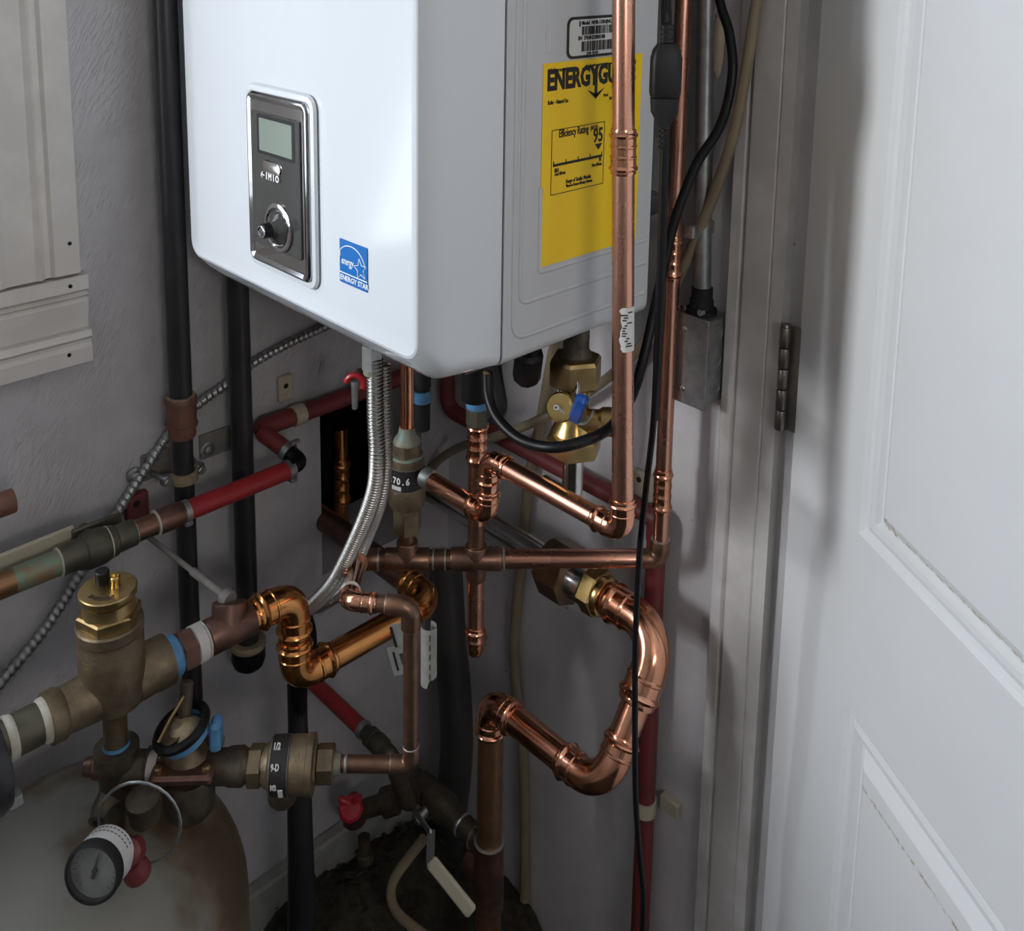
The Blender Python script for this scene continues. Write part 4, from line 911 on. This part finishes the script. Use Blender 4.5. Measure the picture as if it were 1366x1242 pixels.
pipe(t, cU3-ZZ*.03, (cU3.x, -.2, FZ), RU*.98, 'warm', 'down_pipe')
tee(t, (cU3.x, -.2, zt_-.055), ZZ, -XX, RU, .11, 'copper_k', .036)
ring(t, (cU3.x, -.2, zt_), ZZ, RU*1.12, 'solder', .003, 1.06)
# run at the floor: red tube, barb, ball valve into the tee
zl = zt_-.028; yl4 = -.2
t = thing('lower_ball_valve', 'grimy brass ball valve with dusty white lever near the floor', 'valve', (.22, yl4, zl))
xl4 = [0.1690, 0.1960, 0.2533, 0.2767]
zl = 0.2614
rev(t, (xl4[0]-.012, yl4, zl), XX, [(0, .0165), (.010, .0170), (.012, .0205), (xl4[2]-xl4[0]-.010, .0225), (xl4[2]-xl4[0], .0180), (xl4[3]-xl4[0], .0165), (cU3.x-xl4[0], .0150)], 'brass_k', 'valve_body', 22)
ring(t, (xl4[2]+.016, yl4, zl), XX, .0168, 'galv', .006, 1.06, 'collar'); ring(t, (xl4[3]+.02, yl4, zl), XX, .0160, 'solder', .003, 1.12)
lv = [(0.2639,-0.2685,0.3168), (0.3004,-0.2862,0.3288), (0.3312,-0.3129,0.3281), (0.3981,-0.2971,0.2883)]
sm_ = V((xl4[1]+.012, yl4-.018, zl-.004))
G().cyl(V((xl4[1]+.012, yl4, zl)), sm_+V((0, -.022, -.006)), .008, 12).build('stem', 'galv', t)
g = G(); pl = [V(q) for q in lv]
for a, b, wd in ((sm_+V((-.02, -.02, .01)), pl[1], .012), (pl[1], pl[2], .012)):
    d_ = (b-a); g.box((a+b)/2, (d_.length+.004, wd, .003), rx=d_.normalized(), ry=d_.normalized().cross(V((.5, -.8, .3))).normalized(), rz=d_.normalized().cross(d_.normalized().cross(V((.5, -.8, .3)))).normalized())
g.build('lever_shank', 'galv', t)
a, b = pl[2], pl[3]; d_ = (b-a).normalized(); s1 = d_.cross(V((.6, -.7, .35))).normalized()
G().box((a+b)/2, ((b-a).length, .018, .009), rx=d_, ry=s1, rz=d_.cross(s1), ch=.003).build('lever_grip', 'ivory', t)
y5 = -.285; xr1 = 0.1463; zl5 = 0.3884
t = thing('red_tubing', 'stub of red tube sloping into a brass barb behind the orange copper', 'pipe', (.02, y5, zl5))
pipe(t, (.0, y5, zl5), (xr1, y5, zl5), .0118, 'red', 'tube'); ring(t, (xr1-.004, y5, zl5), XX, .0122, 'galv', .010, 1.12, 'crimp_ring')
rev(t, (xr1-.002, y5, zl5), XX, [(0, .011), (.012, .0115), (.014, .0145), (.024, .0145), (.025, .012), (.030, .012), (.031, .0150), (.046, .0145), (.052, .012)], 'olive', 'barb_fitting', 18)
G().tube(fillet([(xr1+.044, y5, zl5), (xr1+.062, y5, zl5), (xr1+.066, y5+.03, zl5-.10), (xl4[0]-.01, yl4, zl)], .025), .0125, 14).build('drop_elbow', 'brass_k', t)

# ================================================================== HOSES, CABLES, VALVES
def braided(name, label, pts, r, nutp):
    t = thing(name, label, 'hose', pts[0])
    G().tube(spline(pts, .00055), r, 14, (.0043, .12, False)).build('corrugated_hose', 'braid', t, 80)
    return t
hs = [(0.3745,-0.4300,1.0858), (0.3751,-0.4300,1.0135), (0.3774,-0.4300,0.9694), (0.3645,-0.4250,0.9209), (0.3257,-0.4200,0.8475), (0.2740,-0.4200,0.7599), (0.2257,-0.4200,0.7028), (0.1969,-0.4200,0.6769)]
t = braided('steel_hose', 'bright ribbed steel hose curving from the boiler down to the left', hs, .0088, 0)
hexa(t, V((0.3702,-0.4300,1.0721)), ZZ, .0125, .030, 'galv', .3)
rev(t, V((0.3715,-0.4300,1.0655)), ZZ, [(0, .0095), (.002, .0112), (.008, .0112)], 'verdigris', 'ferrule')
hs2 = [(0.3188,-0.3750,1.0443), (0.3197,-0.3750,0.9743), (0.3168,-0.3720,0.9139), (0.3003,-0.3680,0.8578), (0.2553,-0.3600,0.7753), (0.2195,-0.3650,0.6990), (0.1731,-0.3700,0.6508), (0.1397,-0.3750,0.6288)]
t = braided('steel_hose', 'shaded ribbed steel hose hanging just behind the bright one', hs2, .0076, 0)
# lever valve with red sleeve at the hose top
t = thing('lever_valve', 'small lever handle with a red sleeve beside the steel hoses', 'valve', (0.1591,-0.3000,0.9384))
p = V((0.1948,-0.3300,0.9632)); 
rr_ = [p+(rgt*math.cos(math.radians(a))+ZZ*math.sin(math.radians(a)))*.012 for a in range(170, -50, -20)]
G().tube(rr_, .0042, 10).build('red_sleeve', 'redh', t)
q = V((0.2145,-0.3450,0.9746)); g = G(); g.tube([q+ZZ*.004, q-ZZ*.020, q-ZZ*.034], lambda u: .0046-.0008*u, 8); g.build('lever', 'galv', t)
G().cyl(p+rgt*.002, p+rgt*.002+awy*.03, .009, 12).build('stem', 'brass_d', t)
# black drain pipe below the hose ends
pp = [(0.1923,-0.4150,0.6655), (0.2021,-0.4150,0.6404), (0.1989,-0.4150,0.5948), (0.1776,-0.4150,0.5545)]
t = thing('drain_pipe', 'black vertical drain pipe behind the orange copper loop down to the floor', 'pipe', (0.1742, -.415, FZ))
G().tube(spline(pp, .004)+[V((0.1739,-0.4150,0.5013))], .0125, 14).build('rubber_bend', 'rubber', t)
xk = 0.1742; zk = 0.5545
G().lathe((xk, -.415, 0), ZZ, [(FZ, .026), (.05, .023), (.22, .019), (zk-.10, .0155), (zk-.06, .0132), (zk, .0132)], 18).build('pipe', 'black', t)
# isolation valve under the boiler right side
vx_, vy_ = 0.5108, -.25
t = thing('isolation_valve', 'bright brass isolation valve with blue handle under the boiler right side', 'valve', (vx_, vy_, .97))
zi = [0.9612, 0.9831, 1.0464, 1.0803]
vb = V((vx_, vy_, 0))
rev(t, vb+ZZ*zi[0], ZZ, [(0, .024), (.004, .0325), (zi[1]-zi[0], .0335), (zi[1]-zi[0]+.004, .027)], 'brass', 'lower_nut', 6, sharp=20)
rev(t, vb+ZZ*(zi[1]-.002), ZZ, [(0, .0245), (.010, .0265), (.022, .0205), (.034, .0175), (zi[2]-zi[1]-.006, .0170), (zi[2]-zi[1], .0200), (zi[2]-zi[1]+.003, .0200)], 'brass_b', 'body', 26)
rev(t, vb+ZZ*zi[2], ZZ, [(0, .028), (.003, .0305), (zi[3]-zi[2]-.004, .0305), (zi[3]-zi[2], .028)], 'brass', 'upper_nut', 6, sharp=20)
rev(t, vb+ZZ*(zi[3]-.001), ZZ, [(0, .018), (.004, .0185), (.010, .0150), (BZ0-zi[3], .0150)], 'brass_k', 'top_nipple', 22)
kd = V((-.10, -1, .10)).normalized(); kp = V((0.5227,-0.2850,1.0345))
G().cyl(V((vx_, vy_, kp.z+.004)), kp, .0095, 16).build('side_stem', 'brass_d', t)
kx = (tov*.86-rgt*.32+ZZ*.36).normalized()
rev(t, kp, kx, [(-.006, .012), (-.005, .0165), (.004, .0165), (.006, .0150), (.0062, .006)], 'brass_b', 'round_cap', 28)
G().lathe(kp+kx*.0056-rgt*.003, kx, [(0, .0035), (.006, .0030), (.006, .0016), (.001, .0016)], 12).build('cap_boss', 'paper', t)
G().tube(spline([kp+kx*.009-rgt*.002, kp+kx*.009+rgt*.010-ZZ*.010, kp+kx*.006+rgt*.022-ZZ*.019, kp+kx*.004+rgt*.030-ZZ*.016, kp+kx*.002+rgt*.036-ZZ*.004], .003), .0018, 7).build('cap_strap', 'tape', t)
hk = V((0.5482,-0.2850,1.0420)); hdv = V((.42, -.2, .75)).normalized()
G().box(hk, (.014, .012, .046), rx=V((.8, .45, -.35)).normalized(), ry=V((.8, .45, -.35)).normalized().cross(hdv)*-1, rz=hdv, ch=.004).build('handle', 'blueh', t)
G().cyl(V((vx_+.002, vy_-.010, hk.z)), hk, .008, 12).build('handle_stem', 'brass_d', t)
rev(t, V((vx_+.008, vy_, zi[1]+.022)), V((.80, .60, .05)), [(0, .014), (.022, .0135), (.026, .0165), (.038, .0165), (.040, .012), (.052, .0115)], 'brass', 'side_outlet', 20)
rev(t, V((0.5189,-0.2680,1.0499)), V((-.1, -.9, .3)), [(0, .0165), (.003, .0165), (.003, .0150), (.001, .0148)], 'galv', 'snap_ring', 22)
G().tube(fillet([vb+ZZ*(zi[0]+.006), V((vx_, vy_, 0.9042)), V((vx_-.045, vy_, 0.9042))], .014, 8), .0120, 16).build('steel_tail', 'steel', t)
# black cable looping under the boiler and up the wall
pts = [(0.4820,-0.3600,1.0814), (0.4901,-0.3650,1.0601), (0.5110,-0.3700,1.0438), (0.5452,-0.3700,1.0341), (0.5853,-0.3650,1.0398), (0.6063,-0.3400,1.0464), (0.5985,-0.2900,1.0417), (0.5683,-0.2200,1.0413), (0.5520,-0.1800,1.0687), (0.5468,-0.1500,1.1414), (0.5513,-0.1300,1.2244), (0.5629,-0.1100,1.2887), (0.5813,-0.0900,1.3393), (0.5865,-0.0800,1.3955), (0.5729,-0.0700,1.4412), (0.5505,-0.0600,1.4783), (0.5290,-0.0500,1.5474), (0.5309,-0.0450,1.8974), (0.5176,-0.0450,2.2785)]
g = G(); g.tube(spline(pts, .006), .0058, 12); o = g.build('black_cable', 'rubber', None); o['label'] = 'thick black cable looping under the boiler and up beside the conduit'; o['category'] = 'cable'
# power cord with inline connector
yk = -.28
t = thing('power_cord', 'thin black power cord with moulded inline plug hanging in front of the riser', 'cord', (0.6437,-0.2800,1.4186))
def cq(px, py, y=-.28): return None
ctr = V((0.6437,-0.2800,1.4186))
for pts_ in ([(0.5869,-0.2800,2.2950), (0.6344,-0.2800,1.5330), (0.6365,-0.2800,1.4904), (0.6386,-0.2800,1.4661)], [(0.5911,-0.2760,2.2949), (0.6393,-0.2760,1.5331), (0.6415,-0.2760,1.4905), (0.6449,-0.2800,1.4665)], [(0.5936,-0.2840,2.2895), (0.6419,-0.2840,1.5332), (0.6432,-0.2840,1.4909), (0.6413,-0.2800,1.4663)]):
    G().tube(spline(pts_, .02), .0019, 8).build('cord', 'rubber', t)
g = G()
pts_ = [(0.6445,-0.2800,1.3657), (0.6448,-0.2800,1.3223), (0.6458,-0.2800,1.2463), (0.6466,-0.2800,1.1525), (0.6462,-0.2800,1.0636), (0.6363,-0.2750,0.9830), (0.6271,-0.2700,0.8992), (0.6225,-0.2650,0.7964), (0.6221,-0.2600,0.6919), (0.6197,-0.2500,0.5886), (0.6209,-0.2400,0.5037), (0.6248,-0.2350,0.4527), (0.6227,-0.2300,0.3857), (0.6114,-0.2200,0.2832)]
G().tube(spline(pts_, .008), .0034, 10).build('cord', 'rubber', t)
G().tube(spline([(0.6465,-0.2790,1.3659), (0.6477,-0.2790,1.3227), (0.6487,-0.2790,1.2468), (0.6487,-0.2790,1.1529), (0.6473,-0.2790,1.0637)], .01), .0030, 8).build('cord', 'rubber', t)
zp = [1.3674, 1.3982, 1.4490, 1.4670]
def flat(zs_):
    rr = []
    for zz_, a, b in zs_: rr.append([V((ctr.x, ctr.y, zz_))+rgt*x+awy*y for x, y in rrect(2*a, 2*b, min(a, b)*.6, 4)])
    return G().rings(rr)
flat([(zp[1]-.001, .0140, .0095), (zp[1]+.004, .0150, .0105), (zp[2]-.014, .0150, .0105), (zp[2]-.006, .0130, .009), (zp[2], .0090, .007), (zp[2]+.001, .006, .005)]).build('socket_half', 'blackp', t)
flat([(zp[0], .0052, .005), (zp[0]+.006, .0080, .006), (zp[1]-.016, .0128, .0085), (zp[1]-.002, .0138, .0095)]).build('plug_half', 'blackm', t)
for k in range(4):
    zz_ = zp[2]+(zp[3]-zp[2])*(k+.3)/4; flat([(zz_, .0062, .0052), (zz_+.0032, .0062, .0052)]).build('strain_relief_rib', 'blackp', t)
flat([(zp[2], .0046, .0042), (zp[3], .0044, .004)]).build('strain_relief', 'blackp', t)
for k in range(4):
    zz_ = zp[0]-.004-.005*k; flat([(zz_-.0026, .0050-.0002*k, .0042), (zz_, .0050-.0002*k, .0042)]).build('strain_relief_rib', 'blackp', t)
# translucent tan tubes
def hose(label, pts, r, m='tanhose', name='plastic_tube', cat='hose'):
    g = G(); g.tube(spline(pts, .012), r, 12); o = g.build(name, m, None); o['label'] = label; o['category'] = cat; return o
hose('tan plastic tube sweeping down past the door trim and under the boiler', [(0.5827,-0.0300,2.1876), (0.5950,-0.0300,1.7305), (0.5906,-0.0300,1.5313), (0.5819,-0.0300,1.4791), (0.5726,-0.0300,1.3988), (0.5587,-0.0300,1.3150), (0.5312,-0.0300,1.2253), (0.4948,-0.0300,1.1336), (0.4673,-0.0280,1.0750), (0.4255,-0.0280,0.9995), (0.3719,-0.0280,0.9382), (0.3054,-0.0280,0.8773), (0.2608,-0.0550,0.8418), (0.1728,-0.0550,0.7829), (0.1031,-0.0550,0.7418), (0.0531,-0.0500,0.7045), (0.0126,-0.0450,0.6647), (-0.0172,-0.0500,0.6157)], .0072)
hose('tan plastic tube hanging down the back wall behind the steel gas line', [(0.2577,-0.0120,0.9538), (0.2494,-0.0120,0.9216), (0.2303,-0.0120,0.8183), (0.2071,-0.0120,0.7094), (0.1964,-0.0120,0.6020), (0.1853,-0.0120,0.4911), (0.1805,-0.0120,0.3941), (0.1893,-0.0120,0.3170), (0.2034,-0.0120,0.2427), (0.2124,-0.0120,0.0936), (0.2159,-0.0120,-0.0485)], .0086)
hose('fat dark grey duct hose hanging in the wall corner', [(0.0625,-0.0600,0.5216), (0.0646,-0.0600,0.4926), (0.0750,-0.0600,0.3875), (0.0895,-0.0600,0.2835), (0.0943,-0.0600,0.1866), (0.0835,-0.0600,0.0774), (0.0704,-0.0600,-0.0216), (0.0592,-0.0600,-0.1681), (0.0559,-0.0600,-0.2968)], .028, 'darkhose')
t = thing('pipe_clip', 'ivory clip holding the dark red vertical tube beside the door trim', 'bracket', (xv, -.022, 0.3195))
zc_ = 0.3195
G().lathe((xv, YW, zc_-.011), ZZ, [(0, .0138), (0, .0162), (.022, .0162), (.022, .0138)], 18).build('clip_band', 'ivory', t)
G().box((xv+.030, -.006, zc_+.008), (.032, .012, .024), ch=.002).build('clip_tab', 'ivory', t)
# red tube on the back wall slanting behind the copper
t = thing('pipe_clip', 'ivory clip tab on the back wall beside the front copper elbow', 'bracket', (0.4260,-0.0100,0.7872))
p = V((0.4240,-0.0060,0.7893)); G().box(p, (.034, .010, .044), ch=.004).build('tab', 'ivory', t); G().lathe(V((0.4217,-0.0120,0.7997)), (0, -1, 0), [(-.001, .004), (.0006, .004)], 8).build('screw_hole', 'hole', t)

# ================================================================== CONDUIT AND BOX
xb0, xb1 = 0.5056, 0.5477
zb0, zb1 = 0.9598, 1.0797
t = thing('junction_box', 'galvanised steel junction box with screwed cover on the back wall', 'electrical box', ((xb0+xb1)/2, -.03, zb0))
xb0 -= .012
G().box(((xb0+xb1)/2, -.023, (zb0+zb1)/2), (xb1-xb0, .046, zb1-zb0-.006), ch=.002).build('box', 'galv', t)
G().box(((xb0+xb1)/2, -.0475, (zb0+zb1)/2), (xb1-xb0+.004, .003, zb1-zb0), ch=.0008).build('cover', 'galv', t)
for zz_ in (zb0+.020, zb1-.020): rev(t, ((xb0+xb1)/2-.006, -.049, zz_), (0, -1, 0), [(0, .0042), (.0015, .004), (.002, .002)], 'zinc', 'cover_screw', 10)
for k in range(3): 
    G().lathe((xb1-.0005, -.024, zb0+.026+.036*k), XX, [(0, .0115), (.001, .0115), (.0012, .0095), (.0006, .0092)], 18).build('knockout', 'galv', t)
xc_ = 0.5209
t = thing('conduit', 'shiny steel conduit pipe rising from the junction box', 'conduit', (xc_, -.024, zb1))
aC = (V((0.5073,-0.0240,1.4747))-V((0.5223,-0.0240,1.1045))).normalized(); pC = V((xc_, -.024, zb1+.02)); pipe(t, pC, pC+aC*((2.44-pC.z)/aC.z), .0112, 'galv'); rev(t, (xc_, -.024, zb1-.003), ZZ, [(0, .020), (.006, .020), (.007, .0155), (.018, .0150), (.020, .0135), (.034, .0135), (.035, .0118)], 'blackm', 'connector')
for dx in (-.016, .016): hexa(t, (xc_+dx*.8, -.040, zb1+.006), (0, -1, 0), .005, .006, 'zinc', name='connector_screw')
p = V((0.5142,-0.0040,1.4188)); g = G(); g.lathe(p, (0, -1, 0), [(0, .012), (.003, .010), (.004, .004)], 10)
g.v = [V((p.x+(q.x-p.x)*.7, q.y, p.z+(q.z-p.z)*3.6)) for q in g.v]; o = g.build('filler_patch', 'patch', None); o['label'] = 'rough tan filler patch on the wall beside the conduit'; o['category'] = 'patch'

# ================================================================== TANK, FLOOR CLUTTER
TX, TY, TR = .222, -.715, .172
t = thing('expansion_tank', 'rust-stained pale domed tank standing at lower left', 'tank', (TX, TY, FZ))
prof = [(0, TR-.01), (.02, TR), (.60, TR)]+[(.60+.135*math.sin(math.radians(a)), TR*(.22+.78*math.cos(math.radians(a))) if a < 90 else .038) for a in range(8, 91, 8)]+[(.7352, .02)]
rev(t, (TX, TY, FZ), ZZ, prof, 'tank', 'tank_shell', 64, sharp=40)
p = V((0.3422,-0.7088,0.6350))
t = thing('red_relief_valve', 'dusty red valve knob with a wire loop behind the pressure gauge', 'valve', p)
rev(t, p+V((-.02, .02, .004)), (.1, -.1, 1), [(0, .015), (.020, .017), (.028, .017), (.030, .010)], 'brass_k', 'base', 16)
rev(t, p+V((0, 0, -.004)), (.5, -.62, .5), [(0, .012), (.014, .0125), (.016, .0105), (.017, .006), (.010, .005)], 'redd', 'knob', 14)
rev(t, p+V((-.002, .002, -.034)), (.2, -.3, .8), [(0, .014), (.014, .013), (.018, .010), (.024, .009)], 'redd', 'outlet', 14)
lp = [p+(rgt*math.cos(math.radians(a))*.042+V((0, 0, 1))*math.sin(math.radians(a))*.048+V((-.01, .01, .012))) for a in range(-80, 230, 14)]
G().tube(lp, .0016, 6).build('wire_loop', 'galv', t)
# drain cock with red handle near the floor
p = V((0.0754,-0.2600,0.2004))
t = thing('drain_cock', 'old brass drain cock with bright red handle near the floor', 'valve', p)
rev(t, p-V((0, 0, .012)), (.45, -.45, .75), [(0, .008), (.010, .0085), (.012, .018), (.024, .020), (.028, .016), (.029, .004)], 'redh', 'handle', 8, sharp=20)
for k in range(3):
    a = math.radians(120*k+40); rev(t, p+V((.006, -.006, .008)), rgt*math.cos(a)+V((.3, -.3, .6))*.4+ZZ*math.sin(a), [(0, .006), (.018, .0065), (.022, .004)], 'redh', 'handle_lobe', 10)
rev(t, p-V((.01, -.01, .050)), ZZ, [(0, .014), (.006, .019), (.024, .019), (.032, .011), (.050, .009)], 'copper_k', 'bonnet', 16)
rev(t, p-V((.012, -.012, .032)), (.60, .55, .35), [(0, .014), (.05, .015), (.052, .022), (.074, .022), (.076, .014)], 'brass_k', 'body', 16)
rev(t, p-V((-.016, -.01, .055)), (0.1, 0, -1), [(0, .010), (.028, .010), (.030, .013), (.040, .013), (.041, .008)], 'brass_k', 'spout', 14)
hose('grimy grey hose curling on the floor below the lever', [(0.2137,-0.2274,0.2173), (0.2013,-0.2474,0.1872), (0.1904,-0.2658,0.1570), (0.1898,-0.2725,0.1316), (0.2138,-0.2784,0.1253), (0.2494,-0.2718,0.1211), (0.2883,-0.2617,0.1176)], .0075, 'tanhose', 'floor_hose')
# hanging tags on the fill pipe
def tag_(label, px_c, w_, h_, d, tilt, prints, curl=0):
    c = V((0.4206,-0.4283,0.7402)) if px_c == 0 else V((0.4469,-0.4116,0.7576))
    t = thing('paper_tag', label, 'tag', c); X = (rgt*math.cos(tilt)+ZZ*math.sin(tilt)).normalized(); Y = V((0, 0, 1)); Y = (Y-X*Y.dot(X)).normalized(); N = X.cross(Y)
    if not curl:
        G().box(c, (w_, h_, .0008), rx=X, ry=Y, rz=N).build('card', 'oldpaper', t)
        G().box(c+Y*(h_/2+.012)+X*.004, (w_*.55, .030, .0008), rx=X, ry=Y, rz=N).build('card_strip', 'oldpaper', t)
        G().box(c+X*.004+Y*.001+N*.0006, (w_*.42, h_*.40, .0004), rx=X, ry=Y, rz=N).build('printed_square', 'darkhose', t)
        G().box(c-X*.008+N*.0006, (w_*.08, h_*.66, .0004), rx=X, ry=Y, rz=N).build('printed_bar', 'ink', t)
        G().box(c-X*.003+Y*(h_/2+.012)+N*.0006, (w_*.10, .026, .0004), rx=X, ry=Y, rz=N).build('printed_bar', 'ink', t)
    else:
        sec = []
        for zz_ in (-h_/2, h_/2):
            sec.append([c+Y*(zz_-(.010 if (zz_ < 0 and math.cos(math.radians(a)) < 0) else 0))+rgt*math.cos(math.radians(a))*w_/2+awy*math.sin(math.radians(a))*w_/2 for a in range(-200, 100, 20)])
        g = G(); g.rings(sec, False, False, False); g.rings([[q+(q-(c+Y*((q-c).dot(Y)))).normalized()*-.0006 for q in s_] for s_ in sec], False, False, False); g.build('rolled_card', 'oldpaper', t)
        for k in range(5): G().box(c+Y*(-.025+.012*k)-awy*.0102+rgt*.002, (.0012, .0004, .007), rx=rgt, ry=awy).build('printed_mark', 'ink', t)
tag_('white paper tag with dark printed square hanging behind the thin fill pipe', 0, .028, .036, 1.15, math.radians(14), 1)
tag_('rolled white paper tag standing right of the thin fill pipe', 1, .018, .062, 1.14, 0, 1, 1)
# dirt heap and leaf litter on the floor
def hz(x, y): return FZ+max(0, .215*math.exp(-((x-.06)/.26)**2-((y+.27)/.33)**2)+.010*math.sin(40*x+9*y)+.008*math.sin(31*y-17*x)+.006*math.sin(90*x+70*y))*max(0, min(1, (.62-x)/.1))*max(0, min(1, (y+.66)/.08))
g = G(); nx, ny = 46, 46; rows = []
for i in range(nx): rows.append([V((.002+.62*i/(nx-1), -.66+.655*j/(ny-1), hz(.002+.62*i/(nx-1), -.66+.655*j/(ny-1))-.002)) for j in range(ny)])
g.rings(rows, False, False, False); random.seed(3)
for k in range(1400):
    x, y = random.uniform(.02, .60), random.uniform(-.55, -.03); s_ = random.uniform(.004, .014); a = random.uniform(0, 6.28); b = random.uniform(-.5, .5)
    c = V((x, y, hz(x, y)+.003)); X = V((math.cos(a), math.sin(a), b*.6)).normalized()*s_; Y = V((-math.sin(a), math.cos(a), random.uniform(-.4, .4))).normalized()*s_*random.uniform(.2, .6)
    g.add([c-X, c+Y, c+X, c-Y], [(0, 1, 2, 3)])
o = g.build('dirt_heap', 'soil', None, 40); o['kind'] = 'stuff'; o['label'] = 'heap of black dirt and leaf litter in the corner under the pipes'; o['category'] = 'dirt'
